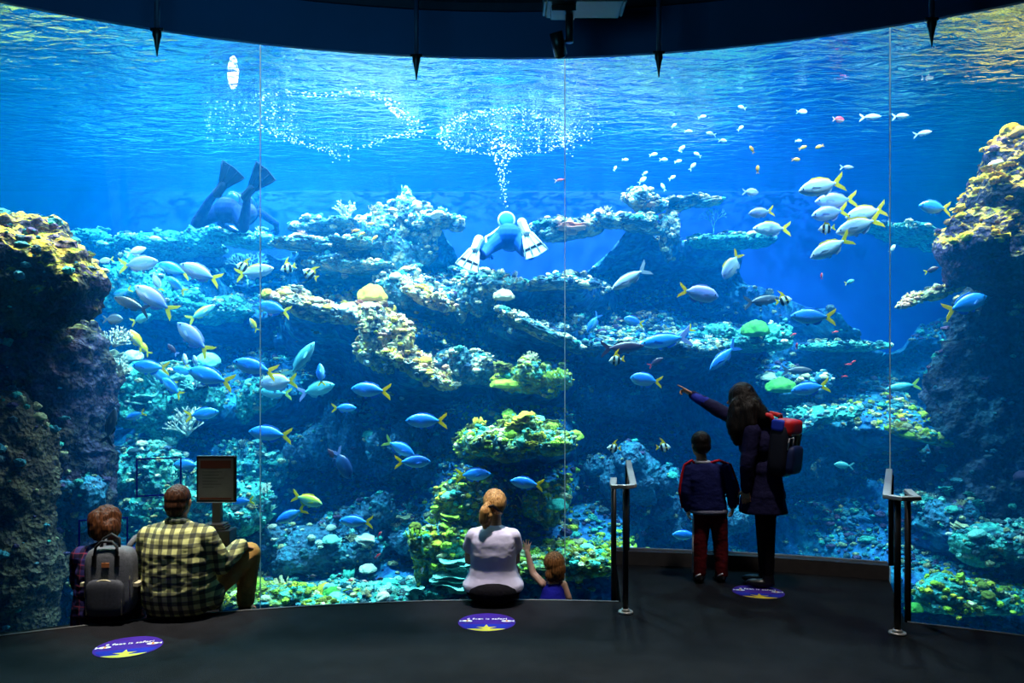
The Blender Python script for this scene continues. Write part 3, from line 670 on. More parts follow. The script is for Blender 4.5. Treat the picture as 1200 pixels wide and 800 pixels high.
dress(rd, rd_r, 420, .05, 'dark', 34, 26, (.10, .20), cols=('slate', 'teal', 'purple', 'slate', 'teal'))
lump(110, 690, 52, 60, 7.3, 'green', 'olive and yellow corals between the left rock and the seated woman', 80, 150, ncol=16, rockpal='dark', ledge=1, up=-.2, front=.6)
lump(75, 590, 40, 40, 7.2, 'dark', 'shadowed rock shoulder above the olive corals', 81, 90, ncol=8, ledge=1)
# branching corals on the left rock's flank, and separate colonies one can point at
def single(kind, col, px, py, z, size, label, cat='coral', rz=0.0, sq=1.0, idx=0, tilt=(0, 0), name=None):
    o = colony(kind, col, None, at(px, py, z), size, rz, tilt, sq, idx, name); return tag(o, label, cat)
single('staghorn_coral', 'white', 134, 405, 7.5, .34, 'white branching coral on the right flank of the tall left rock, upper one', tilt=(0, .6))
single('staghorn_coral', 'white', 140, 440, 7.5, .32, 'white branching coral on the right flank of the tall left rock, lower one', tilt=(0, .7), idx=1)
single('dome_coral', 'green', 885, 390, 8.75, .30, 'bright green dome coral on the ledge right of centre', sq=1.1)
single('dome_coral', 'green', 915, 456, 8.5, .32, 'bright green dome coral above the red and blue backpack', sq=.9, idx=1)
single('dome_coral', 'cream', 590, 349, 8.5, .22, 'cream mushroom-like coral head below the white-finned diver')
single('dome_coral', 'lime', 592, 452, 8.1, .3, 'lime green coral patch on the knoll left of the middle joint', sq=.6, idx=1)
single('plate_coral', 'pink', 672, 272, 9.0, .34, 'pink plate coral beside the middle glass joint', sq=.6)
single('dome_coral', 'yellow', 436, 350, 8.5, .3, 'yellow sponge-like coral on the central pillar', sq=1.2)
single('dome_coral', 'green', 1071, 714, 7.0, .15, 'small vivid green coral at the foot of the right handrail')
single('dome_coral', 'teal', 653, 594, 7.6, .2, 'small turquoise round coral right above the toddler')
single('dome_coral', 'aqua', 388, 634, 7.9, .16, 'round aqua coral on the dim boulders, centre left')
single('dome_coral', 'white', 431, 668, 7.8, .16, 'round white coral low on the dim boulders')
single('dome_coral', 'green', 390, 696, 7.4, .18, 'vivid green coral at the floor edge left of the blonde woman')
single('plate_coral', 'aqua', 540, 690, 7.35, .5, 'pale turquoise plate coral just left of the blonde woman\'s hips', sq=.6)
single('plate_coral', 'aqua', 540, 668, 7.4, .4, 'pale turquoise plate coral beside the blonde woman\'s back', sq=.6, idx=1)
single('staghorn_coral', 'white', 408, 256, 9.5, .42, 'bushy pale branching coral standing on the thin upper ledge', idx=1)
single('sea_fan', 'sand', 462, 420, 8.1, .34, 'thin fan coral in the dark hollow right of the yellow buttress', rz=.2)
single('sea_fan', 'aqua', 836, 272, 9.9, .36, 'faint sea fan on the far right ledge', rz=-.2)
single('sea_fan', 'aqua', 290, 335, 9.4, .5, 'pale blue sea fan left of the left glass joint', rz=.3, idx=1)
single('staghorn_coral', 'aqua', 185, 452, 8.4, .5, 'bushy turquoise branching coral below the left shoal', idx=1)
single('staghorn_coral', 'white', 220, 508, 8.2, .5, 'white branching coral thicket left of the sign board')
single('staghorn_coral', 'aqua', 196, 575, 7.8, .5, 'branching coral seen inside the square blue frame', idx=1)
single('dome_coral', 'green', 82, 251, 9.6, .32, 'glowing green coral head floating over the reef at the far left', idx=1) if False else None
# ================================================================ gallery fittings
M_rail = plain('handrail steel', rgb(190, 188, 180), .4, metal=.35, var=.1, scale=20)  # paler than the posts: tank light on the rail put into its colour
M_post = plain('dark steel post', rgb(46, 46, 48), .35, metal=.6)
def flat_bar(pts, w, h):
    """a flat rail swept along a level path"""
    b = MB(); n = len(pts); vs = []; P = [Vector(p) for p in pts]
    for i, p in enumerate(P):
        t = (P[min(i + 1, n - 1)] - P[max(i - 1, 0)]); t.z = 0; t.normalize(); u = Vector((t.y, -t.x, 0)) * w / 2; z = Vector((0, 0, h / 2))
        vs += [p + u + z, p - u + z, p - u - z, p + u - z]
    fs = [(i * 4 + k, i * 4 + (k + 1) % 4, i * 4 + 4 + (k + 1) % 4, i * 4 + 4 + k) for i in range(n - 1) for k in range(4)] + [(3, 2, 1, 0), tuple(range(4 * n - 4, 4 * n))]
    return b.add(vs, fs)
def handrail(label, front, well, rear, near, far, zr, cx):
    base = Vector((front[0], front[1], 0)); root = tag(empty('handrail', base), label, 'handrail', 'handrails of the viewing platform')
    L = lambda p, z: Vector((p[0], p[1], z)) - base
    m = Vector(((near[0] + well[0]) / 2, front[1] - .02, 0)); s = 1 if near[0] > well[0] else -1
    path = [L(far, zr + .02), L(near, zr), L((near[0] - s * .02, near[1] - .035), zr), L((front[0], front[1] - .045), zr), L((cx, front[1] - .03), zr), L((cx + (well[0] - cx) * .2, front[1] + .06), zr), L(well, zr)]
    bevel(flat_bar(path, .05, .028).build('rail', M_rail, root, smooth=False), .006)
    for nm, p, z0, fl in (('post', front, .003, True), ('post', well, Z_WELL + .002, True), ('post', rear, .122, False)):
        q = L(p, 0); b = MB().cone(q + Vector((0, 0, z0)), q + Vector((0, 0, zr - .012)), .021, .021, 16); po = b.build(nm, M_post, root)
        if fl: f = MB().cone(q + Vector((0, 0, z0)), q + Vector((0, 0, z0 + .012)), .055, .052, 20).cone(q + Vector((0, 0, z0 + .012)), q + Vector((0, 0, z0 + .03)), .034, .026, 16).build('base_flange', M_rail, po)
handrail('steel handrail with round posts left of the boy, at the left side of the platform', (.804, 5.32), (.772, 5.70), (1.045, 6.80), (.862, 5.34), (1.052, 6.80), .90, .712)
handrail('steel handrail with round posts at the right side of the platform', (2.50, 4.87), (2.725, 5.17), (3.135, 6.21), (2.455, 4.92), (3.135, 6.24), .885, 2.615)

# ceiling rods
M_rod = plain('navy painted rod', rgb(30, 52, 80), .5)
for i, (px, lab) in enumerate([(184, 'leftmost pointed hanging rod, left of the first glass joint'), (488, 'pointed hanging rod between the first and middle glass joints'), (772, 'pointed hanging rod just right of the ceiling spotlight'), (1092, 'rightmost pointed hanging rod, near the right glass joint')]):
    a = 0
    lo_, hi_ = -1., 1.
    for _ in range(50):
        a = (lo_ + hi_) / 2; p = arc(7.9, a)
        if CXP + F * p.x / p.y < px: lo_ = a
        else: hi_ = a
    p = arc(7.9, a, 5.08); r = tag(empty('hanging_rod', p), lab, 'hanging rod', 'pointed rods hanging from the ceiling')
    MB().cone((0, 0, 0), (0, 0, -.70), .022, .020, 12).build('shaft', M_rod, r)
    MB().loft([[Vector((rr * math.cos(t), rr * math.sin(t), z)) for t in [2 * PI * k / 12 for k in range(12)]] for rr, z in ((.018, -.68), (.034, -.70), (.034, -.74), (.026, -.76), (.012, -.84), (.003, -.90))]).build('pointed_tip', M_black, r)
    MB().box((0, 0, -.69), (.10, .016, .02)).build('cross_pin', M_black, r)
# track lighting box with a spotlight
c = at(684, 6, 6.25); r = tag(empty('ceiling_light', c), 'black ceiling light bar with a small swivel spotlight below the dark ceiling', 'ceiling light')
bevel(MB().box((0, 0, .06), (.62, .30, .20)).build('housing', M_black, r, smooth=False), .012)
for s in (-1, 1): bevel(MB().box((s * .325, 0, .05), (.03, .26, .17)).build('end_cap', plain('grey end cap', rgb(60, 66, 76), .4), r, smooth=False), .01)
MB().box((-.17, 0, -.06), (.20, .16, .05)).build('mounting_plate', M_black, r, smooth=False)
MB().cone((-.12, 0, -.06), (-.12, 0, -.31), .034, .034, 14).build('arm', M_black, r)
s_ = MB().cone((-.235, -.03, -.24), (-.185, .05, -.40), .055, .055, 18).cone((-.185, .05, -.40), (-.18, .058, -.415), .048, .03, 18).cone((-.12, 0, -.29), (-.2, .01, -.31), .014, .014, 8).build('spotlight', M_black, r)

# floor stickers
M_purple = plain('purple floor vinyl', rgb(64, 34, 140), .8, var=.06, spec=.08); M_lblue = plain('blue floor vinyl', rgb(32, 44, 165), .8, spec=.08); M_yel = plain('yellow print', rgb(240, 215, 40), .5); M_wht = plain('white print', rgb(235, 232, 238), .5); M_org = plain('orange print', rgb(240, 150, 60), .5)
def text_mesh(name, body, size, m, parent, loc, rot=(0, 0, 0), ext=.0006, bold=.0):
    cu = bpy.data.curves.new('t', 'FONT'); cu.body = body; cu.size = size; cu.align_x = 'CENTER'; cu.align_y = 'CENTER'; cu.extrude = ext; cu.offset = bold; cu.resolution_u = 2
    o = bpy.data.objects.new('t', cu); COL.objects.link(o); dg = bpy.context.evaluated_depsgraph_get(); dg.update()
    me = bpy.data.meshes.new_from_object(o.evaluated_get(dg)); me.name = name; bpy.data.objects.remove(o)
    q = link(name, me, m, parent, False, loc); q.rotation_euler = rot; return q
def sticker(c, rz, label):
    r = tag(empty('floor_sticker', (c.x, c.y, .0015), rz), label, 'floor sticker', 'round purple floor stickers')
    N = 48; R = .195
    MB().slab([(R * math.cos(2 * PI * k / N), R * math.sin(2 * PI * k / N), 0) for k in range(N)], (0, 0, 1), .002).build('vinyl_disc', M_purple, r, smooth=False)
    MB().slab([(R * .93 * math.cos(t), R * .93 * math.sin(t) , 0) for t in [PI + .25 + (PI - .5) * k / 24 for k in range(25)]], (0, 0, 1), .0036).build('blue_band', M_lblue, r, smooth=False)
    text_mesh('lettering', '6 feet is safer!', .049, M_wht, r, (0, .062, .003), bold=.0008)
    text_mesh('small_lettering', 'please keep', .022, plain('lilac print', rgb(150, 130, 200), .5), r, (0, .012, .003)) if False else None
    b = MB()                                             # yellow sea star and sand at the lower rim
    star = []
    for k in range(10):
        t = PI / 2 + k * PI / 5; q = .070 if k % 2 == 0 else .026; star.append((q * math.cos(t), -.128 + q * math.sin(t), .0028))
    b.slab(star, (0, 0, 1), .0014)
    b.slab([(R * .985 * math.cos(t), R * .985 * math.sin(t), .0026) for t in [PI + .85 + (PI - 1.7) * k / 20 for k in range(21)]], (0, 0, 1), .0013)
    b.build('yellow_sea_star', M_yel, r, smooth=False)
    for s in (-1, 1):
        f = MB(); x0 = s * .135
        f.slab([(x0 + .036 * math.cos(t), .018 + .019 * math.sin(t), .0026) for t in [2 * PI * k / 16 for k in range(16)]], (0, 0, 1), .0013)
        f.slab([(x0 + s * .028, .018, .0026), (x0 + s * .052, .036, .0026), (x0 + s * .052, .0, .0026)][::s], (0, 0, 1), .0013)
        fo = f.build('printed_fish', M_wht, r, smooth=False)
        MB().slab([(x0 + dx, .018 + dy, .0036) for dx, dy in ((-.006, -.016), (.008, -.016), (.008, .016), (-.006, .016))], (0, 0, 1), .0008).build('orange_band', M_org, fo, smooth=False)
sticker(floor_at(150.5, 758), .30, 'purple round floor sticker with white lettering behind the two people seated on the left')
sticker(floor_at(570.5, 729), .0, 'purple round floor sticker with white lettering behind the blonde woman')
sticker(floor_at(888.5, 693.5), -.22, 'purple round floor sticker at the pointing woman\'s feet')

# information board on its stand
M_board = plain('dark board frame', rgb(26, 22, 20), .4); M_panel = plain('grey information panel', rgb(92, 90, 88), .45, var=.12, scale=14); M_band = plain('brown header', rgb(84, 34, 22), .5)
zc = 5.95; c = at(254, 590, zc); base = Vector((c.x, c.y, Z_WELL)); r = tag(empty('information_stand', base), 'upright information board on a metal post beside the man in the plaid shirt', 'sign')
z1, z2 = at(254, 588, zc).z - Z_WELL, at(254, 534, zc).z - Z_WELL; hw = 23 * zc / F
bevel(MB().box((0, 0, (z1 + z2) / 2), (2 * hw, .035, z2 - z1)).build('board_frame', M_board, r, smooth=False), .008)
pn = MB().box((0, -.0185, (z1 + z2) / 2), (2 * hw - .035, .004, z2 - z1 - .035)).build('panel', M_panel, r, smooth=False)
MB().box((0, -.0215, z2 - .065), (2 * hw - .07, .003, .062)).build('header_band', M_band, pn, smooth=False)
MB().box((0, -.0215, z1 + .03), (2 * hw - .06, .003, .016)).build('footer_band', M_band, pn, smooth=False)
b = MB()
for k, wd in enumerate((.16, .13, .17, .12, .15, .09)): b.box((-.105 + wd / 2, -.021, z2 - .125 - .024 * k), (wd, .002, .0045))
b.build('faint_print', plain('faint print', rgb(60, 58, 58), .6), pn, smooth=False)
for zz in (z1 - .0, z2 + .0): MB().box((0, 0, zz), (2 * hw - .01, .036, .006)).build('edge_trim', M_pale, r, smooth=False)
bevel(MB().box((.005, .0, z1 * .5), (.07, .05, z1 - .004)).build('post', plain('grey metal post', rgb(70, 66, 62), .4, metal=.5), r, smooth=False), .006)
zb1, zb2 = at(254, 654, zc).z - Z_WELL, at(254, 618, zc).z - Z_WELL
bx = bevel(MB().box((.03, -.05, (zb1 + zb2) / 2), (.24, .16, zb2 - zb1)).build('brochure_box', M_black, r, smooth=False), .008)
for k in range(3): MB().box((.015, -.05, zb2 + .012 + .014 * k), (.19 - .02 * k, .13, .009)).build('leaflet_tray', plain('dark grey tray', rgb(50, 46, 46), .5), bx, smooth=False)
MB().box((.02, -.133, zb1 + .05), (.15, .004, .05), Matrix.Rotation(.5, 3, 'Y')).build('leaflet', plain('brown leaflet', rgb(120, 70, 45), .5), bx, smooth=False)
MB().cone((0.005, 0, 0), (0.005, 0, .02), .16, .15, 24).build('base_plate', M_black, r)
# two square outlines on the glass
M_frame = plain('deep blue frame', rgb(40, 50, 225), .5)
for px0, px1, py0, py1, lab in ((163, 210, 537, 580, 'thin dark blue square outline on the glass above the two seated people'), (97, 146, 608, 655, 'thin blue square outline half hidden behind the head of the auburn haired woman')):
    a = glass_angle((px0 + px1) / 2); p = arc(R_GLASS - .012, a); z = p.y; w2 = (px1 - px0) / 2 * z / F / math.cos(a) * .93; h2 = (py1 - py0) / 2 * z / F; zc_ = at(0, (py0 + py1) / 2, z).z
    r = tag(empty('square_outline', (p.x, p.y, zc_), -a), lab, 'frame', 'square outlines on the glass')
    for nm, cc, dd in (('side_bar', (-w2, 0, 0), (.013, .012, 2 * h2 + .013)), ('side_bar', (w2, 0, 0), (.013, .012, 2 * h2 + .013)), ('cross_bar', (0, 0, h2), (2 * w2 - .013, .012, .013)), ('cross_bar', (0, 0, -h2), (2 * w2 - .013, .012, .013))):
        MB().box(cc, dd).build(nm, M_frame, r, smooth=False)
# gallery lamps, then an added wash
spot('gallery_light', (-2.35, 4.75, 5.0), (-2.42, 5.22, .5), 1500, (1, .95, .84), 22, .8, .12)
spot('gallery_light', (-.15, 5.0, 5.0), (-.1, 5.58, .45), 1000, (1, .93, 1), 20, .8, .12)
spot('gallery_light', (1.9, 4.7, 5.0), (1.9, 6.0, .6), 330, (1, .92, .84), 54, .9, .15)
area('gallery_light', (-1.5, 3.2, 3.9), 1.6, 26, (.10, .55, .85), (-1.6, 6.9, 5.0))  # added blue wash to lift the fascia and rods, no fixture of its own
# ================================================================ people
M_skin = plain('skin', rgb(205, 150, 120), .55, var=.05); M_skin2 = plain('tan skin', rgb(190, 132, 98), .55, var=.05)
M_skinp = plain('fair skin', rgb(222, 172, 145), .55, var=.05)
V3 = Vector
def hand(b, w, d, n, side, L=.17, curl=(.35, .35, .4, .45), point=False, spread=.12, thumb=.7):
    """palm, four unequal bent fingers and a thumb leaving the side of the palm"""
    d = V3(d).normalized(); n = V3(n); n = (n - d * n.dot(d)).normalized(); t = d.cross(n).normalized() * side; k = L / .17; w = V3(w)
    for q, o in enumerate((-.028, -.009, .010, .028)):
        b.cap(w + t * o * .7 * k, w + d * .078 * k + t * o * k, .0135 * k, .0125 * k, 8)
    for q, (o, ln, r) in enumerate(((.030, .072, .0088), (.010, .080, .0090), (-.010, .074, .0086), (-.030, .058, .0078))):
        c = 0.06 if (point and q == 0) else (1.15 if point else curl[q]); p = w + d * .080 * k + t * o * k; f = (d + t * (o / .03) * spread).normalized(); ang = c * .6
        for s, fr in enumerate((.44, .32, .24)):
            dd = f * math.cos(ang) + n * math.sin(ang); e = p + dd * ln * fr * k; b.cap(p, e, r * k * (1 - .08 * s), r * k * (.92 - .08 * s), 8); p = e; ang += c
    p = w + d * .025 * k + t * .030 * k; f = (d * thumb + t * .75 + n * .25).normalized()
    e = p + f * .040 * k; b.cap(p, e, .0125 * k, .0105 * k, 8); b.cap(e, e + (f * .6 + d * .55).normalized() * .030 * k, .0100 * k, .0082 * k, 8)
def head(b, c, look, s=1.0, up=(0, 0, 1)):
    """skull, face with nose, brow, lips, chin and ears; look = the way the face points"""
    y = V3(look).normalized(); x = y.cross(V3(up)).normalized(); z = x.cross(y); R = Matrix((x, y, z)).transposed(); c = V3(c)
    P = lambda a, bb, cc: c + R @ V3((a * s, bb * s, cc * s))
    b.ell(P(0, -.012, .025), (.077 * s, .095 * s, .09 * s), R); b.ell(P(0, .018, -.035), (.064 * s, .075 * s, .082 * s), R); b.ell(P(0, .052, -.088), (.032 * s, .030 * s, .026 * s), R)
    b.cap(P(0, .092, .010), P(0, .108, -.022), .009 * s, .014 * s, 8); b.ell(P(0, .078, .028), (.05 * s, .02 * s, .012 * s), R)
    b.ell(P(0, .085, -.058), (.024 * s, .014 * s, .010 * s), R); b.ell(P(0, .012, -.02), (.04 * s, .07 * s, .05 * s), R)
    for k in (-1, 1): b.ell(P(k * .080, -.012, -.010), (.011 * s, .020 * s, .031 * s), R); b.ell(P(k * .030, .082, .010), (.014 * s, .012 * s, .011 * s), R)
def person(loc, label, rz=0.0): return tag(empty('person', loc, rz), label, 'person')
def hair_mat(name, c1, c2):
    if name in _mats: return _mats[name]
    m = bpy.data.materials.new(name); n, l = nodes_of(m); b = n['Principled BSDF']; tc = n.new('ShaderNodeTexCoord'); mp = n.new('ShaderNodeMapping'); mp.inputs['Scale'].default_value = (70, 70, 5)
    t = n.new('ShaderNodeTexNoise'); t.inputs['Scale'].default_value = 1.6; t.inputs['Detail'].default_value = 3; l.new(tc.outputs['Object'], mp.inputs[0]); l.new(mp.outputs[0], t.inputs['Vector'])
    r = ramp(n, [c1, c2], [.35, .65]); l.new(t.outputs['Fac'], r.inputs['Fac']); l.new(r.outputs['Color'], b.inputs['Base Color']); b.inputs['Roughness'].default_value = .5; b.inputs['Specular IOR Level'].default_value = .2
    bp = n.new('ShaderNodeBump'); bp.inputs['Strength'].default_value = .7; bp.inputs['Distance'].default_value = .01; l.new(t.outputs['Fac'], bp.inputs['Height']); l.new(bp.outputs['Normal'], b.inputs['Normal'])
    _mats[name] = m; return m
def strands(amp, k=60.0, ax=(1, 1, .12)):
    def fn(co, no): return co + no * (amp * perlin(co * np.array(ax) * k))[:, None]
    return fn
H_brown = hair_mat('brown hair', rgb(34, 18, 10), rgb(76, 44, 26)); H_dark = hair_mat('black hair', rgb(6, 5, 5), rgb(24, 16, 14)); H_blond = hair_mat('blond hair', rgb(150, 96, 42), rgb(225, 175, 100)); H_aub = hair_mat('auburn hair', rgb(36, 17, 9), rgb(96, 54, 28)); H_tod = hair_mat('light brown hair', rgb(92, 56, 28), rgb(176, 116, 62))
def plaid(name, light, dark, mid, sc=15.0):
    m = bpy.data.materials.new(name); n, l = nodes_of(m); b = n['Principled BSDF']; tc = n.new('ShaderNodeTexCoord'); sx = n.new('ShaderNodeSeparateXYZ'); l.new(tc.outputs['Object'], sx.inputs[0])
    def stripe(o, ph, wd, s):
        a = n.new('ShaderNodeMath'); a.operation = 'MULTIPLY_ADD'; a.inputs[1].default_value = s; a.inputs[2].default_value = ph + 50; l.new(o, a.inputs[0])
        f = n.new('ShaderNodeMath'); f.operation = 'FRACT'; l.new(a.outputs[0], f.inputs[0]); g = n.new('ShaderNodeMath'); g.operation = 'LESS_THAN'; g.inputs[1].default_value = wd; l.new(f.outputs[0], g.inputs[0]); return g.outputs[0]
    c = light
    prev = None
    for o, ph, wd, s, col, fac in ((sx.outputs['X'], .0, .42, sc, dark, .72), (sx.outputs['Z'], .2, .42, sc, dark, .72), (sx.outputs['X'], .62, .10, sc, mid, .55), (sx.outputs['Z'], .82, .10, sc, mid, .55)):
        mx = n.new('ShaderNodeMix'); mx.data_type = 'RGBA'; mu = n.new('ShaderNodeMath'); mu.operation = 'MULTIPLY'; mu.inputs[1].default_value = fac; l.new(stripe(o, ph, wd, s), mu.inputs[0]); l.new(mu.outputs[0], mx.inputs[0])
        if prev is None: mx.inputs[6].default_value = light
        else: l.new(prev, mx.inputs[6])
        mx.inputs[7].default_value = col; prev = mx.outputs[2]
    l.new(prev, b.inputs['Base Color']); b.inputs['Roughness'].default_value = .85; b.inputs['Specular IOR Level'].default_value = .15
    return m
def cloth(name, col, var=.08): return plain(name, col, .85, var=var, scale=9, bump=.25, spec=.15, bscale=50)

def torso(b, rings, n=28):
    """a smooth trunk through oval rings (height, half width, half depth, forward shift)"""
    R = []
    zs = [r[0] for r in rings]
    for i in range(4 * (len(rings) - 1) + 1):
        k = i / 4; j = min(int(k), len(rings) - 2); t = k - j; t = t * t * (3 - 2 * t) if False else t
        z, rx, ry, yo = [rings[j][q] * (1 - t) + rings[j + 1][q] * t for q in range(4)]
        R.append([V3((rx * math.copysign(abs(math.cos(a)) ** .85, math.cos(a)), yo + ry * math.copysign(abs(math.sin(a)) ** .85, math.sin(a)), z)) for a in [2 * PI * q / n for q in range(n)]])
    return b.loft(R)
# ---- man in the plaid shirt
p = person((-2.331, 5.22, 0), 'man in a yellow and navy plaid shirt and khaki trousers seated on the floor edge')
b = MB(); head(b, (-.006, .055, .80), (.05, 1, -.12), 1.02); b.cap((0, .02, .62), (-.004, .045, .74), .058, .055)
b.ell((0, .02, .45), (.185, .12, .20)); b.ell((0, .05, .20), (.17, .13, .16)); b.ell((0, .08, .10), (.18, .15, .10))
hw_ = [(.192, .01, .555), (.275, .09, .35), (.345, .27, .435)]; hl_ = [(-.192, .01, .555), (-.262, .10, .32), (-.14, .36, .30)]
for pts in (hw_, hl_): b.chain(pts, [.058, .044, .030])
hand(b, hw_[2], (.1, .9, -.25), (0, -.2, -1), -1, .18); hand(b, hl_[2], (.5, .8, -.2), (0, -.2, -1), 1, .18)
lr = [(.11, .10, .10), (.375, .37, .36), (.33, .40, -.06)]; ll = [(-.10, .12, .10), (-.14, .52, .24), (-.14, .54, -.06)]
for pts in (lr, ll): b.chain(pts, [.082, .060, .042]); b.cap(V3(pts[2]) + V3((0, 0, -.0)), V3(pts[2]) + V3((.01, .15, -.045)), .036, .028)
blob('body', b, .009, M_skin2, p, 3)
h = MB(); h.ell((-.006, .03, .825), (.087, .100, .098)); h.ell((-.006, .005, .775), (.080, .078, .075)); h.ell((-.006, -.01, .735), (.060, .05, .045)); blob('hair', h, .008, H_brown, p, 3, fn=strands(.006))
s = MB(); torso(s, [(.03, .20, .16, .06), (.10, .245, .19, .06), (.20, .245, .19, .04), (.33, .232, .17, .02), (.47, .225, .155, .01), (.56, .20, .135, .01), (.615, .145, .11, .012), (.655, .075, .075, .02)])
s.chain(hw_, [.078, .074, .052]); s.chain(hl_, [.078, .076, .055])
s.cap((.07, .015, .615), (.185, .012, .565), .055, .072); s.cap((-.07, .015, .615), (-.185, .012, .565), .055, .072)
s.ell((.20, .10, .13), (.09, .13, .10))
def folds(amp, zs=1.0):
    def fn(co, no):
        q = co * np.array([5, 5, 11 * zs]); return co + no * (amp * (ridged(q * .8 + 3, 3) - .7) + amp * .6 * fbm(co * 14, 2))[:, None]
    return fn
blob('plaid_shirt', s, .009, plaid('yellow plaid cloth', rgb(214, 214, 140), rgb(16, 24, 44), rgb(60, 70, 80), 15.5), p, 4, fn=folds(.008))
cl_ = MB(); cl_.tube([(-.066, .03, .665), (-.05, -.025, .675), (0, -.045, .68), (.05, -.025, .675), (.066, .03, .665)], [.018, .024, .026, .024, .018], 10); cl_.build('collar', plaid('plaid collar cloth', rgb(190, 196, 150), rgb(20, 28, 48), rgb(60, 70, 80), 22), p)
t = MB(); t.ell((0, .10, .095), (.195, .17, .095)); t.chain([lr[0], lr[1], (.335, .40, .0)], [.105, .082, .062]); t.chain([ll[0], ll[1], (-.14, .54, .0)], [.105, .080, .062]); blob('trousers', t, .010, cloth('khaki cotton', rgb(196, 150, 84)), p, 4, fn=folds(.006))
for pts in (lr, ll):
    a = V3(pts[2]); b = MB().ell(a + V3((0, .06, -.045)), (.048, .13, .045)).cap(a, a + V3((0, 0, .04)), .048, .046); blob('shoe', b, .008, plain('black leather', rgb(20, 18, 18), .4), p, 3)
# ---- woman with the grey backpack
p = person((-2.88, 5.30, -.15), 'auburn haired woman in dark plaid shirt seated at the far left')
b = MB(); head(b, (0, .05, .80), (.15, 1, -.1), .97); b.cap((0, .02, .60), (0, .04, .74), .050, .048); b.ell((0, .02, .43), (.155, .11, .19)); b.ell((0, .05, .18), (.16, .12, .15)); b.ell((0, .08, .10), (.185, .15, .10))
al = [(-.16, .01, .55), (-.225, .11, .34), (-.09, .33, .28)]; ar = [(.16, .01, .55), (.225, .11, .34), (.09, .33, .28)]
for pts, sd in ((al, 1), (ar, -1)): b.chain(pts, [.048, .038, .026]); hand(b, pts[2], (.4 * sd, .9, -.1), (0, -.2, -1), sd, .16)
for sx_ in (-1, 1):
    L = [(sx_ * .10, .12, .10), (sx_ * .12, .52, .13), (sx_ * .12, .50, -.27)]; b.chain(L, [.085, .060, .042]); b.cap(L[2], V3(L[2]) + V3((0, .14, -.04)), .034, .026)
blob('body', b, .009, M_skin, p, 3)
h = MB(); h.ell((0, .035, .815), (.095, .105, .100)); h.ell((-.035, .0, .80), (.075, .085, .095)); h.ell((.045, -.005, .755), (.07, .08, .085)); h.ell((-.01, -.03, .755), (.082, .06, .09)); h.ell((-.07, .02, .74), (.035, .05, .06)); blob('hair', h, .007, H_aub, p, 3, fn=strands(.012, 46, (1, 1, .3)))
s = MB(); torso(s, [(.0, .20, .15, .06), (.06, .245, .18, .07), (.16, .235, .17, .05), (.30, .205, .15, .03), (.45, .19, .135, .015), (.55, .165, .115, .012), (.60, .11, .085, .015), (.64, .06, .06, .02)]); s.cap((-.06, .015, .60), (-.155, .012, .55), .045, .060); s.cap((.06, .015, .60), (.155, .012, .55), .045, .060); s.chain(al, [.074, .068, .045]); s.chain(ar, [.074, .068, .045]); s.cap((0, .01, .58), (0, .02, .63), .075, .056)
blob('plaid_shirt', s, .009, plaid('dark plaid cloth', rgb(58, 52, 110), rgb(22, 16, 26), rgb(150, 60, 80), 14), p, 4, fn=folds(.007))
t = MB()
for sx_ in (-1, 1): t.chain([(sx_ * .10, .12, .10), (sx_ * .12, .52, .13), (sx_ * .12, .50, -.2)], [.105, .078, .056])
t.ell((0, .10, .095), (.20, .17, .095)); blob('trousers', t, .010, cloth('black denim', rgb(24, 24, 28)), p, 4)
for sx_ in (-1, 1): blob('shoe', MB().ell((sx_ * .12, .56, -.305), (.046, .125, .04)).cap((sx_ * .12, .50, -.27), (sx_ * .12, .5, -.22), .046, .044), .008, plain('black leather', rgb(20, 18, 18), .4), p, 3)
# her backpack
k = tag(empty('backpack', (-2.735, 5.13, .02)), 'grey fabric backpack with black handles worn by the seated woman at the far left', 'backpack')
k.scale = (.9, .9, .88); M_gf = plain('grey marl fabric', rgb(96, 98, 104), .9, var=.2, scale=60, bump=.3, bscale=200); M_blk = plain('black webbing', rgb(18, 18, 20), .7); M_zip = plain('pale zip', rgb(196, 186, 150), .5); M_tan = plain('tan leather', rgb(196, 120, 70), .5)
def rbox(b, c, d, n=5):
    """box with generously rounded edges"""
    v, f = ICO[4]; e = np.sign(v) * np.abs(v) ** (1 / n * 2); e = e / np.max(np.abs(e), axis=1)[:, None] * (np.linalg.norm(v, axis=1)[:, None]); s_ = (np.abs(v) ** n).sum(1) ** (-1 / n)
    b.add([tuple(np.array(c) + q * np.array(d) / 2) for q in v * s_[:, None]], f); return b
kb = MB(); rbox(kb, (0, -.0, .30), (.36, .17, .52)); kbo = kb.build('bag_body', M_gf, k)
def zip_arc(w, z0, z1, y, r=.006, n=16):
    return MB().tube([(w * math.cos(t) * (1 if abs(math.cos(t)) < .98 else 1), y, z0 + (z1 - z0) * max(0, math.sin(t)) ** .5) for t in [PI - PI * i / n for i in range(n + 1)]], r, 6)
zip_arc(.168, .18, .55, -.062).build('zip', M_zip, k)
fp = rbox(MB(), (0, -.085, .185), (.28, .075, .28)).build('front_pocket', plain('dark grey fabric', rgb(62, 64, 72), .85, var=.2, scale=50), k); zip_arc(.132, .06, .325, -.108, .006).build('pocket_zip', M_zip, fp)
MB().box((0, -.089, .435), (.055, .008, .034)).build('leather_patch', M_tan, k, smooth=False)
for s_ in (-1, 1):
    MB().box((s_ * .085, -.084, .465), (.034, .010, .085)).build('handle_tab', M_blk, k, smooth=False)
    MB().tube([(s_ * .09, .06, .50), (s_ * .105, .07, .56), (s_ * .115, .13, .60), (s_ * .12, .24, .60), (s_ * .125, .33, .50), (s_ * .13, .36, .38)], .022, 8).build('shoulder_strap', M_gf, k)
    MB().box((s_ * .195, .02, .27), (.05, .11, .026)).build('side_tab', M_zip, k, smooth=False)
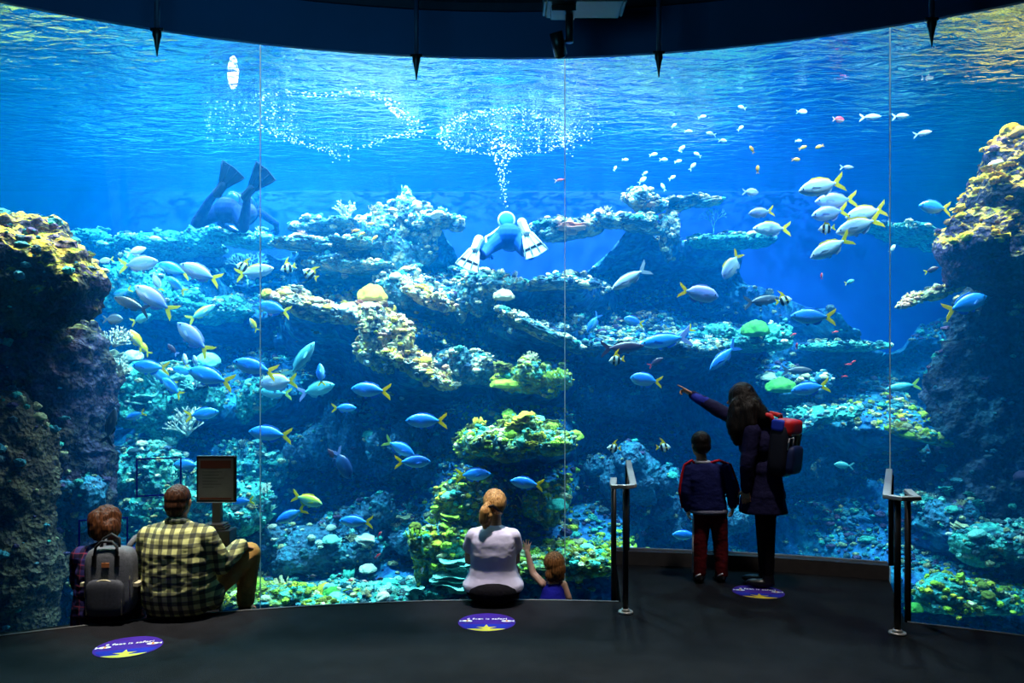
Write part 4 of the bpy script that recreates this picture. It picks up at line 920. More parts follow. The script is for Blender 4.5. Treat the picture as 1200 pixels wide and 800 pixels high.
MB().tube([(-.085, -.085, .50), (-.08, -.075, .57), (-.04, -.07, .61), (.04, -.07, .61), (.08, -.075, .57), (.085, -.085, .50)], .011, 8).build('handle', M_blk, k)
MB().tube([(-.07, -.02, .55), (-.06, -.0, .62), (0, .0, .655), (.06, -.0, .62), (.07, -.02, .55)], .011, 8).build('handle', M_blk, k)

# ---- blonde woman in the white blouse
p = person((-.139, 5.56, 0), 'blonde woman with a ponytail in a white blouse seated on the floor edge')
b = MB(); head(b, (.01, .06, .725), (.35, 1, -.15), .96); b.cap((0.012, .02, .56), (.01, .045, .67), .050, .046); b.ell((0, .02, .40), (.15, .105, .18)); b.ell((0, .04, .18), (.14, .11, .14)); b.ell((0, .08, .10), (.19, .15, .10))
al = [(-.142, .01, .495), (-.182, .09, .30), (-.10, .33, .24)]; ar = [(.142, .01, .495), (.166, .10, .30), (.09, .33, .24)]
for pts, sd in ((al, 1), (ar, -1)): b.chain(pts, [.048, .038, .026]); hand(b, pts[2], (.3 * sd, .9, -.2), (0, -.2, -1), sd, .16)
for sx_ in (-1, 1):
    L = [(sx_ * .10, .12, .10), (sx_ * .13, .52, .10), (sx_ * .13, .50, -.40)]; b.chain(L, [.085, .060, .042]); b.cap(L[2], V3(L[2]) + V3((0, .14, -.04)), .034, .026)
blob('body', b, .009, M_skinp, p, 3)
h = MB(); h.ell((.01, .045, .745), (.090, .102, .098)); h.ell((.012, .0, .735), (.082, .078, .082)); blob('hair', h, .007, H_blond, p, 3, fn=strands(.005, 60, (.3, 1, 1)))
po = MB().chain([(-.035, -.05, .735), (-.058, -.085, .69), (-.066, -.085, .63), (-.060, -.075, .575)], [.030, .042, .038, .016]).chain([(-.035, -.06, .72), (-.03, -.085, .66), (-.035, -.08, .59)], [.02, .03, .012]); blob('ponytail', po, .006, H_blond, p, 2, fn=strands(.006, 70, (1, 1, .1)))
MB().tube([(-.045, -.062 , .735), (-.03, -.085, .725), (.0, -.086, .735), (.04, -.075, .70), (.07, -.04, .675)], [.010, .012, .012, .010, .008], 8).build('hair_clip', plain('dark hair clip', rgb(24, 20, 20), .3), p)
M_bl = plain('white cotton', rgb(232, 226, 240), .85, var=.03, scale=9, bump=.06, spec=.1, bscale=40)
s = MB(); torso(s, [(.095, .225, .18, .05), (.14, .226, .18, .05), (.20, .190, .155, .045), (.28, .168, .14, .035), (.36, .170, .135, .02), (.46, .172, .125, .012), (.515, .152, .108, .012), (.55, .105, .085, .014), (.575, .062, .06, .018)])
s.cap((-.06, .012, .53), (-.140, .012, .495), .045, .055); s.cap((.06, .012, .53), (.140, .012, .495), .045, .055); s.chain([al[0], (-.172, .05, .41)], [.060, .058]); s.chain([ar[0], (.162, .05, .41)], [.060, .058])
blob('blouse', s, .008, M_bl, p, 9, fn=folds(.003))
t = MB(); t.ell((0, .07, .085), (.215, .185, .085)); t.ell((0, -.045, .10), (.185, .12, .10))
for sx_ in (-1, 1): t.chain([(sx_ * .10, .14, .09), (sx_ * .13, .52, .10), (sx_ * .13, .50, -.35)], [.095, .078, .056])
blob('trousers', t, .010, cloth('black cotton', rgb(18, 17, 20)), p, 4)
for sx_ in (-1, 1): blob('shoe', MB().ell((sx_ * .13, .56, -.455), (.044, .12, .04)).cap((sx_ * .13, .50, -.42), (sx_ * .13, .5, -.37), .045, .043), .008, plain('black leather', rgb(20, 18, 18), .4), p, 3)
# ---- toddler
p = person((.345, 6.30, Z_WELL), 'toddler in a blue dress raising a hand beside the blonde woman')
b = MB(); head(b, (.005, .02, .60), (-.35, 1, .15), .80); b.cap((0, 0, .46), (.004, .01, .56), .034, .033); b.ell((0, 0, .38), (.085, .065, .10)); b.ell((0, .01, .27), (.095, .08, .09))
al = [(-.085, .0, .445), (-.165, .06, .515), (-.215, .11, .685)]; ar = [(.085, .0, .44), (.125, -.01, .34), (.15, .03, .26)]
b.chain(al, [.034, .031, .022]); b.chain(ar, [.034, .029, .022]); hand(b, al[2], (.02, .25, 1), (.1, 1, -.1), 1, .115, (.15, .1, .15, .25), spread=.35); hand(b, ar[2], (.2, .4, -1), (-1, 0, 0), 1, .10)
for sx_ in (-1, 1): b.chain([(sx_ * .05, .01, .24), (sx_ * .055, .02, .13), (sx_ * .055, .01, .035)], [.05, .038, .028]); b.cap((sx_ * .055, .0, .026), (sx_ * .055, .07, .02), .026, .02)
blob('body', b, .0052, M_skinp, p, 2)
h = MB(); h.ell((.01, .005, .625), (.092, .098, .092)); h.ell((.025, -.03, .575), (.080, .062, .085)); h.ell((.045, -.02, .52), (.052, .05, .055)); h.ell((-.02, -.035, .53), (.05, .045, .06)); blob('hair', h, .006, H_tod, p, 3, fn=strands(.006, 60))
s = MB(); s.ell((0, 0, .38), (.098, .078, .085)); s.cone((0, .005, .40), (0, .01, .14), .085, .165, 28, 1.0); s.cap((-.06, 0, .44), (-.055, 0, .40), .022, .03); s.cap((.06, 0, .44), (.055, 0, .40), .022, .03); blob('dress', s, .007, cloth('royal blue cotton', rgb(30, 34, 160)), p, 4, fn=folds(.004))
# ---- boy
p = person((1.625, 6.15, 0), 'boy in navy sweatshirt with red shoulder stripes and dark red trousers')
b = MB(); head(b, (-.077, .01, 1.125), (-.25, 1, .05), .92); b.cap((-.07, 0, .97), (-.075, .005, 1.06), .044, .042); b.ell((-.03, 0, .84), (.125, .085, .15)); b.ell((-.01, 0, .63), (.115, .085, .11))
al = [(-.165, 0, .92), (-.200, -.01, .745), (-.180, .02, .605)]; ar = [(.115, 0, .92), (.168, -.02, .765), (.182, .0, .635)]
for pts, sd in ((al, -1), (ar, 1)): b.chain(pts, [.040, .034, .024]); hand(b, pts[2], (.0, .15, -1), (-sd, 0, 0), -1 if sd > 0 else 1, .125, (.5, .55, .6, .65))
lg = [[(-.065, 0, .58), (-.085, .0, .32), (-.09, .0, .07)], [(.06, 0, .58), (.088, .02, .32), (.095, .015, .07)]]
for L in lg: b.chain(L, [.068, .050, .036])
blob('body', b, .0062, M_skin2, p, 2)
h = MB(); h.ell((-.077, -.004, 1.155), (.080, .094, .084)); h.ell((-.077, -.025, 1.115), (.076, .074, .065)); blob('hair', h, .007, H_dark, p, 2, fn=strands(.006, 70, (1, 1, 1)))
M_navy = cloth('navy sweatshirt', rgb(24, 30, 84))
s = MB(); torso(s, [(.575, .138, .10, 0), (.62, .15, .108, 0), (.74, .146, .105, 0), (.86, .152, .10, 0), (.93, .125, .088, 0), (.965, .085, .072, 0), (.985, .055, .055, 0)]); s.v = [(x - .018 - (z - .575) * .10, y, z) for x, y, z in s.v]; s.cap((-.12, 0, .945), (-.155, 0, .905), .042, .052); s.cap((.005, 0, .945), (.095, 0, .905), .042, .052); s.chain(al, [.055, .050, .037]); s.chain(ar, [.055, .050, .037]); blob('sweatshirt', s, .0075, M_navy, p, 4, fn=folds(.006))
MB().tube([(-.015 + .138 * math.cos(t), .100 * math.sin(t), .585) for t in [2 * PI * q / 24 for q in range(24)]], .022, 8, True).build('hem_band', cloth('grey rib knit', rgb(120, 120, 140)), p)
MB().tube([(-.073 + .060 * math.cos(t), .055 * math.sin(t), .985) for t in [2 * PI * q / 20 for q in range(20)]], .013, 8, True).build('collar_band', cloth('pale grey rib knit', rgb(190, 190, 200)), p)
M_red = cloth('red stripe', rgb(190, 24, 36))
for pts, sd in ((al, -1), (ar, 1)):
    q = [V3(a) for a in pts]; o = V3((sd * .060, -.004, .012)); nk = V3((-.073 + sd * .06, -.02, .975))
    MB().tube([nk, (nk + q[0]) / 2 + V3((sd * .01, -.02, .052)), q[0] + o + V3((-sd * .012, 0, .028)), (q[0] + q[1]) / 2 + V3((sd * .060, -.004, .006)), q[1] + V3((sd * .056, -.004, 0)), q[2] + V3((sd * .042, 0, .0))], .012, 8).build('sleeve_stripe', M_red, p)
t = MB(); t.ell((-.005, 0, .58), (.130, .098, .08))
for L in lg: t.chain([L[0], L[1], V3(L[2]) + V3((0, 0, .0))], [.078, .060, .050])
blob('trousers', t, .0075, cloth('dark red cotton', rgb(96, 18, 26)), p, 4, fn=folds(.005))
MB().tube([(-.14, -.012, .56), (-.147, -.015, .32), (-.143, -.01, .08)], .009, 6).build('side_piping', cloth('white piping', rgb(220, 220, 225)), p)
for L, hl in zip(lg, (0, 1)):
    a = V3(L[2]); so = blob('shoe', MB().ell(a + V3((0, .045, -.037)), (.042, .105, .034)).cap(a + V3((0, -.015, -.03)), a + V3((0, 0, .005)), .038, .040), .007, plain('black trainer', rgb(20, 20, 24), .5), p, 3)
    MB().tube([a + V3((-.038, -.025, -.02)), a + V3((-.03, -.058, .0)), a + V3((-.005, -.062, .012))], .007, 6).build('white_heel_mark', M_wht, so)
# ---- pointing woman
p = person((2.0, 6.0, 0), 'woman with long black hair in a navy dress pointing at the tank')
b = MB(); head(b, (-.155, .05, 1.485), (-.8, .6, .05), .97); b.cap((-.09, .01, 1.31), (-.13, .035, 1.42), .048, .046); b.ell((-.03, .01, 1.16), (.135, .145, .17)); b.ell((.0, .0, .93), (.115, .125, .14)); b.ell((.015, 0, .76), (.145, .155, .13))
ap = [(-.075, .15, 1.28), (-.29, .30, 1.415), (-.455, .41, 1.525)]; an = [(-.125, -.135, 1.255), (-.165, -.145, .99), (-.165, -.11, .80)]
for pts in (ap, an): b.chain(pts, [.046, .037, .025])
hand(b, ap[2], (-.80, .35, .55), (-.2, -.3, -1), 1, .17, point=True, thumb=.5); hand(b, an[2], (.05, .12, -1), (.6, .8, 0), -1, .16, (.35, .4, .45, .5))
lg = [[(.0, -.075, .70), (.02, -.055, .38), (.035, -.045, .085)], [(.045, .08, .70), (.045, .09, .38), (.045, .085, .085)]]
for L in lg: b.chain(L, [.082, .056, .036])
blob('body', b, .006, M_skin, p, 2)
h = MB(); h.ell((-.150, .03, 1.515), (.112, .11, .125)); h.ell((-.135, -.02, 1.42), (.135, .095, .16)); h.ell((-.20, -.045, 1.36), (.095, .06, .17)); h.ell((-.06, -.07, 1.36), (.09, .05, .12)); h.chain([(-.20, -.05, 1.36), (-.225, -.06, 1.26), (-.215, -.055, 1.17)], [.075, .072, .04]); h.chain([(-.22, -.05, 1.40), (-.245, -.055, 1.30), (-.235, -.05, 1.20)], [.06, .062, .035]); h.chain([(-.10, -.05, 1.44), (-.03, -.085, 1.36), (.04, -.105, 1.29)], [.085, .07, .025]); h.chain([(-.15, -.09, 1.42), (-.13, -.13, 1.3), (-.09, -.14, 1.22)], [.06, .05, .02])
h.chain([(-.17, -.08, 1.40), (-.19, -.10, 1.28), (-.17, -.10, 1.19)], [.06, .05, .03])
blob('hair', h, .008, H_dark, p, 5, fn=strands(.006, 60, (1, 1, .10)))
M_dress = cloth('navy wool', rgb(28, 26, 62))
s = MB(); s.ell((-.03, .01, 1.15), (.155, .165, .17)); s.ell((.0, .0, .94), (.140, .150, .15)); s.cone((.005, 0, .95), (.005, 0, .60), .135, .185, 28); s.ell((.01, 0, .74), (.17, .175, .12)); s.cap((-.115, -.105, 1.25), (-.065, .125, 1.27), .066, .066); s.chain(ap, [.066, .055, .036]); s.chain(an, [.066, .056, .038]); s.cap((-.08, .0, 1.27), (-.1, .015, 1.33), .085, .062)
blob('dress', s, .0085, M_dress, p, 4, fn=folds(.006, .5))
MB().chain([V3(ap[1]) * .55 + V3(ap[2]) * .45, V3(ap[2]) + V3((.01, -.01, -.01))], [.050, .040]).build('blue_cuff', cloth('blue knit sleeve', rgb(44, 56, 170)), p)
t = MB()
for L in lg: t.chain(L, [.090, .062, .042])
t.ell((.015, 0, .72), (.135, .145, .09)); blob('tights', t, .008, cloth('black tights', rgb(14, 13, 18)), p, 4)
for L in lg:
    a = V3(L[2]); blob('shoe', MB().ell(a + V3((-.06, .02, -.045)), (.115, .046, .036), Matrix.Rotation(-.3, 3, 'Z')).cap(a + V3((0, 0, -.03)), a + V3((0, 0, .02)), .044, .046), .0075, plain('black leather', rgb(20, 18, 18), .4), p, 3)
# her backpack
k = tag(empty('backpack', (2.10, 5.87, .905), 0), 'red, blue and black backpack on the back of the pointing woman', 'backpack'); k.rotation_euler = (.10, .0, .80); k.scale = (.92, 1, 1)
M_bb = plain('black nylon', rgb(22, 24, 40), .6); M_br = plain('red nylon', rgb(210, 30, 36), .55); M_bu = plain('blue nylon', rgb(30, 62, 200), .55); M_y = plain('pale yellow print', rgb(200, 180, 120), .6)
rbox(MB(), (0, 0, .22), (.27, .16, .44)).build('bag_body', M_bb, k)
rbox(MB(), (.01, -.015, .385), (.262, .165, .13)).build('red_top', M_br, k); rbox(MB(), (-.118, .01, .40), (.05, .10, .09)).build('blue_side', M_bu, k)
fpo = rbox(MB(), (0.01, -.085, .14), (.22, .08, .22)).build('front_pocket', plain('navy nylon', rgb(24, 40, 90), .6), k)
for q in range(3): MB().box((.035 + .035 * q, -.083, .285), (.013, .012, .10), Matrix.Rotation(.25, 3, 'Y')).build('printed_stripe', M_y, k, smooth=False)
MB().tube([(-.10, -.075, .22), (-.10, -.084, .31), (-.05, -.09, .315), (-.045, -.09, .24)], .006, 6).build('white_zip', M_wht, k)
for s_ in (-1, 1): MB().tube([(s_ * .08, .07, .42), (s_ * .085, .09, .46), (s_ * .09, .16, .47), (s_ * .09, .22, .40)], .022, 8).build('shoulder_strap', M_br, k)
rbox(MB(), (.155, -.02, .13), (.06, .12, .20)).build('side_pocket', M_bu, k)
MB().tube([(-.03, .05, .43), (-.02, .05, .47), (.02, .05, .47), (.03, .05, .43)], .008, 8).build('handle', M_bb, k)
# ================================================================ divers
def diver(base, z, label, T, hips, thighs, fins, suit, finmat, ribs, tank_m, ring_m, sc=1.0):
    """a diver swimming away from the window in a frog kick; every list is in picture-independent metres from the hips"""
    p = tag(empty('person', base), label, 'person')
    b = MB(); hp = V3((0, 0, 0)); ch = V3((.02, .52, .08))
    b.cap(hp, ch, .155, .165, 14); b.ell((0, .05, .0), (.18, .16, .135)); b.ell((.02, .46, .08), (.19, .17, .14)); b.cap((.02, .62, .10), (.02, .74, .14), .055, .055); head(b, (.02, .82, .16), (0, 1, .2), 1.0, (0, -.2, 1))
    for s in (-1, 1):
        A = [(.02 + s * .18, .58, .10), (.02 + s * .36, .66, -.02), (.02 + s * .30, .88, -.05)]; b.chain(A, [.055, .042, .030]); hand(b, A[2], (-.3 * s, .9, -.1), (0, 0, -1), s, .18)
    for hip, knee, ank, toe in thighs: b.chain([hip, knee, ank, toe], [.105, .072, .048, .034])
    blob('body', b, .0085, suit, p, 4)
    mk = MB().ell((.02, .80, .19), (.095, .115, .115)); blob('hood', mk, .009, suit, p, 2)
    # air cylinder, seen end-on from the window
    t0 = V3(T); t1 = t0 + V3((0.0, .58, .10)); tk = MB().cone(t0, t1, .082, .082, 24).ell(t0, (.081, .022, .081), None, 24, 10).ell(t1, .08, None, 24, 10).cap(t1, t1 + V3((0, .12, .02)), .025, .022).build('air_cylinder', tank_m, p)
    MB().tube([t0 + V3((.088 * math.cos(q), .02, .088 * math.sin(q))) for q in [2 * PI * k / 24 for k in range(24)]], .015, 8, True).build('cylinder_boot', ring_m, tk)
    for f in (.35, .75): MB().tube([t0.lerp(t1, f) + V3((.087 * math.cos(q), 0, .087 * math.sin(q))) for q in [2 * PI * k / 20 for k in range(20)]], .012, 6, True).build('tank_band', M_black, tk)
    jk = MB().ell((.02, .38, .06), (.205, .22, .15)); blob('buoyancy_vest', jk, .012, plain('dark blue vest', rgb(24, 44, 90), .6), p, 2)
    MB().tube([t1 + V3((0, .1, .02)), (-.22, .40, .10), (-.27, .15, .02), (-.25, .02, -.08), (-.20, -.03, -.13)], .014, 8).build('hose', ring_m, p)
    for (a, tip, wid, nrm) in fins:
        a = V3(a); tip = V3(tip); d = (tip - a); L = d.length; d.normalize(); n = V3(nrm); n = (n - d * n.dot(d)).normalized(); u = d.cross(n)
        f = MB(); out = [(-.0, .32), (.25, .36), (.45, .55), (.8, .9), (1.0, 1.0)]
        ptsl = [a + d * L * q + u * wid * .5 * w for q, w in out]; ptsr = [a + d * L * q - u * wid * .5 * w for q, w in out]
        mid = [a + d * L * 1.06]
        f.slab(ptsl + mid + ptsr[::-1], n, .014); f.cap(a - d * .06, a + d * .20 * L, .052, .045, 10)
        fo = f.build('swim_fin', finmat, p, smooth=False)
        rb = MB()
        for q in (-.5, -.17, .17, .5):
            rb.cap(a + d * L * .28 + u * wid * q * .38 + n * .006, a + d * L * .98 + u * wid * q * .95 + n * .006, .010, .007, 6)
        rb.build('fin_rib', ribs[0], fo)
        if ribs[1]: MB().box(a + d * L * .74 + n * .0, (wid * .86, .03, .020), Matrix((u, d, n)).transposed()).build('dark_band', ribs[1], fo, smooth=False)
    return p
M_suit = plain('blue grey wetsuit', rgb(4, 60, 140), .8, var=.06, spec=.1); M_suit2 = plain('dark wetsuit', rgb(4, 30, 84), .8, var=.06, spec=.1); M_wf = plain('white fin rubber', rgb(205, 212, 220), .6, var=.03, spec=.1); M_bf = plain('black fin rubber', rgb(8, 12, 28), .8, spec=.1)
k2 = 9.0 / F
def rel(cx, cy, z): return lambda px, py, y=0.0: at(px, py, z + y) - at(cx, cy, z)
z2 = 8.6; k2 = z2 / F; q2 = rel(596, 277, z2); B2 = at(596, 277, z2)
diver(B2, z2, 'diver with white fins and an air cylinder above the middle of the reef', q2(593.5, 257.5, .02), None,
      [(q2(588, 280, .0), q2(573, 291, -.12), q2(566, 300, -.30), q2(558, 290, -.42)), (q2(604, 279, .0), q2(615, 294, -.12), q2(616, 285, -.30), q2(615, 272, -.42))],
      [(q2(559, 286, -.45), q2(547, 314, -.55), .27, (.1, -1, .1)), (q2(614, 266, -.45), q2(629, 298, -.55), .27, (-.1, -1, .1))],
      M_suit, M_wf, (M_wf, M_bf), plain('pale blue cylinder', rgb(60, 150, 205), .6, spec=.1), plain('white rubber boot', rgb(230, 236, 240), .4))
z1 = 9.0; k1 = z1 / F; q1 = rel(266, 246, z1); B1 = at(266, 246, z1)
diver(B1, z1, 'diver with black fins swimming away below the water surface on the left', q1(272, 233.5, .02), None,
      [(q1(259, 247, .0), q1(231, 261, -.05), q1(245, 236, -.30), q1(257, 220, -.40)), (q1(277, 249, .0), q1(285, 266, -.05), q1(289, 240, -.28), q1(290, 226, -.40))],
      [(q1(258, 222, -.42), q1(274, 198, -.50), .31, (.2, -1, .0)), (q1(291, 226, -.42), q1(312, 200, -.55), .29, (.2, -1, -.1))],
      M_suit2, M_bf, (M_bf, None), plain('steel blue cylinder', rgb(26, 84, 120), .3), plain('dark rubber boot', rgb(20, 40, 80), .4))
# ---------------------------------------------------------------- bubbles
M_bub = plain('air bubbles', rgb(235, 248, 255), .1, var=.02, spec=1.0)
def bubbles(pts, name, label):
    V = []; Fs = []; o = 0; v, f = ICO[1]
    for c, r, sq in pts:
        V.append(v * np.array([r, r, r * sq]) + np.array(c)); Fs += [tuple(i + o for i in t) for t in f]; o += len(v)
    return tag(link(name, np_mesh('bubbles', np.concatenate(V), Fs), M_bub), label, 'bubbles', kind='stuff')
R_ = random.Random(3); pts = []
for i in range(150):
    t = R_.random() ** .8; w = .03 + .16 * t ** 1.5; c = at(592, 243, z2 + .5); zt = Z_WATER - .08
    pts.append(((c.x - .06 * t + R_.gauss(0, w * .5), c.y + R_.gauss(0, w * .5), c.z + (zt - c.z) * t), R_.uniform(.004, .010) * (1 + .5 * t), .8))
bubbles(pts, 'bubble_column', 'column of air bubbles rising from the white-finned diver')
def surf(px, py): zz = F * (Z_WATER - .05 - EYE) / (HYP - py); return at(px, py, zz)
pts = []
for i in range(800):
    a = R_.uniform(0, 2 * PI); rr = 1 + R_.gauss(0, .07) if R_.random() < .62 else math.sqrt(R_.random()); c = surf(590, 156); 
    pts.append(((c.x + .74 * rr * math.cos(a) * (1 + .1 * math.sin(3 * a)), c.y + .78 * rr * math.sin(a), Z_WATER - .055 - R_.random() * .03), R_.uniform(.004, .012), .6))
for i in range(90):
    c = surf(670, 155); pts.append(((c.x + R_.gauss(0, .16), c.y + R_.gauss(0, .4), Z_WATER - .06), R_.uniform(.006, .014), .6))
bubbles(pts, 'bubble_ring', 'ring of bubbles spreading under the water surface above the white-finned diver')
pts = []
for i in range(330):
    a = R_.gauss(-.5, 1.3); c = surf(395, 140); rr = 1 + R_.gauss(0, .06) + .1 * math.sin(5 * a)
    pts.append(((c.x + .85 * rr * math.cos(a), c.y + .85 * rr * math.sin(a), Z_WATER - .055 - R_.random() * .02), R_.uniform(.005, .014), .6))
for i in range(170):
    c = surf(240 + R_.random() * 110, 118 + R_.random() * 50); pts.append(((c.x, c.y, Z_WATER - .055), R_.uniform(.004, .011), .6))
for i in range(120):
    t = R_.random(); c = surf(300 + 110 * t, 148 + 38 * t + R_.gauss(0, 3)); pts.append(((c.x, c.y, Z_WATER - .055), R_.uniform(.004, .012), .6))
bubbles(pts, 'bubble_trail', 'loose glittering bubbles under the water surface right of the left glass joint')
# a bright lamp hanging above the water, its picture broken by the ripples

def emis(name, col, k):
    m = bpy.data.materials.new(name); n, l = nodes_of(m); b = n['Principled BSDF']; b.inputs['Emission Color'].default_value = col; b.inputs['Emission Strength'].default_value = k; b.inputs['Base Color'].default_value = (.8, .8, .8, 1); return m
c = at(272, 84, 8.3); r = tag(empty('work_lamp', c), 'bright white lamp above the water near the left glass joint, wavering through the surface', 'lamp')
bevel(MB().box((0, .06, .02), (.20, .06, .46)).build('housing', M_black, r, smooth=False), .01)
MB().ell((0, .03, 0), (.065, .03, .19)).build('lamp_face', emis('white lamp glow', (1, 1, 1, 1), 30), r)
MB().cone((0, .06, .25), (0, .06, 7.08 - c.z), .012, .012, 8).build('cable', M_black, r)
# ================================================================ fish
def two_tone(name, back, side, belly, z0=-.10, z1=.11, rough=.35):
    """fish skin: darker back, pale belly"""
    m = bpy.data.materials.new(name); n, l = nodes_of(m); b = n['Principled BSDF']; tc = n.new('ShaderNodeTexCoord'); sx = n.new('ShaderNodeSeparateXYZ'); l.new(tc.outputs['Object'], sx.inputs[0])
    mr = n.new('ShaderNodeMapRange'); mr.inputs[1].default_value = z0; mr.inputs[2].default_value = z1; l.new(sx.outputs['Z'], mr.inputs[0])
    r = ramp(n, [belly, side, back], [.1, .5, .9]); l.new(mr.outputs[0], r.inputs['Fac']); l.new(r.outputs['Color'], b.inputs['Base Color']); b.inputs['Roughness'].default_value = rough
    t = n.new('ShaderNodeTexVoronoi'); t.inputs['Scale'].default_value = 45; l.new(tc.outputs['Object'], t.inputs['Vector']); bp = n.new('ShaderNodeBump'); bp.inputs['Strength'].default_value = .15; bp.inputs['Distance'].default_value = .01; l.new(t.outputs['Distance'], bp.inputs['Height']); l.new(bp.outputs['Normal'], b.inputs['Normal'])
    return m
def banded(name):
    m = bpy.data.materials.new(name); n, l = nodes_of(m); b = n['Principled BSDF']; tc = n.new('ShaderNodeTexCoord'); sx = n.new('ShaderNodeSeparateXYZ'); l.new(tc.outputs['Object'], sx.inputs[0])
    a = n.new('ShaderNodeMath'); a.operation = 'MULTIPLY_ADD'; a.inputs[1].default_value = .25; l.new(sx.outputs['Z'], a.inputs[0]); l.new(sx.outputs['X'], a.inputs[2])
    mr = n.new('ShaderNodeMapRange'); mr.inputs[1].default_value = -.4; mr.inputs[2].default_value = .4; l.new(a.outputs[0], mr.inputs[0])
    w, k = rgb(240, 240, 235), rgb(16, 16, 22); r = ramp(n, [w, k, w, k, w], [0, .16, .38, .60, .80], 'CONSTANT'); l.new(mr.outputs[0], r.inputs['Fac']); l.new(r.outputs['Color'], b.inputs['Base Color']); return m
Y_ = rgb(250, 215, 40)
M_eye = plain('fish eye', rgb(12, 12, 14), .15); M_yfin = plain('yellow fin', rgb(255, 222, 8), .5, var=.04)
def translucent(m, k):
    """thin fins let light through"""
    n, l = nodes_of(m); b = n['Principled BSDF']; t = n.new('ShaderNodeBsdfTranslucent'); mx = n.new('ShaderNodeMixShader'); mx.inputs[0].default_value = k
    l.new(b.inputs['Base Color'].links[0].from_socket, t.inputs[0]); l.new(b.outputs[0], mx.inputs[1]); l.new(t.outputs[0], mx.inputs[2]); l.new(mx.outputs[0], n['Material Output'].inputs['Surface'])
translucent(M_yfin, .4)
FM = dict(blue=two_tone('blue fish skin', rgb(30, 110, 225), rgb(40, 150, 240), rgb(140, 205, 240)), violet=two_tone('violet silver fish skin', rgb(140, 130, 205), rgb(130, 160, 235), rgb(225, 225, 250)),
          pale=two_tone('silver fish skin', rgb(150, 160, 210), rgb(205, 215, 245), rgb(250, 250, 255)), teal=two_tone('teal fish skin', rgb(70, 150, 170), rgb(90, 190, 205), rgb(150, 220, 220)),
          dark=two_tone('dark fish skin', rgb(26, 28, 36), rgb(44, 46, 58), rgb(60, 62, 76)), purple=two_tone('purple fish skin', rgb(50, 34, 60), rgb(84, 56, 84), rgb(70, 60, 90)),
          green=two_tone('yellow green fish skin', rgb(200, 200, 60), rgb(120, 190, 170), rgb(160, 215, 210)), tang=two_tone('dark blue fish skin', rgb(14, 44, 96), rgb(22, 66, 120), rgb(30, 80, 130)), grey=two_tone('grey fish skin', rgb(60, 66, 84), rgb(86, 96, 118), rgb(120, 130, 150)),
          white=two_tone('white fish skin', rgb(190, 230, 240), rgb(225, 245, 250), rgb(245, 250, 255)), orange=two_tone('orange fish skin', rgb(250, 150, 40), rgb(252, 170, 50), rgb(255, 200, 90)),
          red=two_tone('red fish skin', rgb(235, 40, 60), rgb(245, 80, 95), rgb(255, 190, 190)), yellow=two_tone('yellow fish skin', rgb(240, 205, 40), rgb(245, 220, 70), rgb(220, 230, 200)), pink=two_tone('pink fish skin', rgb(235, 150, 160), rgb(240, 190, 200), rgb(250, 225, 230)))
FF = {k: plain(k + ' fin', c, .5, var=.06) for k, c in dict(blue=rgb(70, 140, 240), violet=rgb(160, 160, 225), pale=rgb(215, 220, 245), teal=rgb(110, 190, 200), dark=rgb(30, 32, 40), purple=rgb(70, 46, 76), green=rgb(190, 205, 80), tang=rgb(20, 54, 110), grey=rgb(80, 90, 110), white=rgb(225, 245, 250), orange=rgb(250, 170, 60), red=rgb(240, 70, 90), yellow=rgb(245, 215, 60), pink=rgb(240, 190, 200)).items()}
def fin_slab(pts, th=.008):
    return MB().slab([(x, 0, z) for x, z in pts], (0, 1, 0), th)
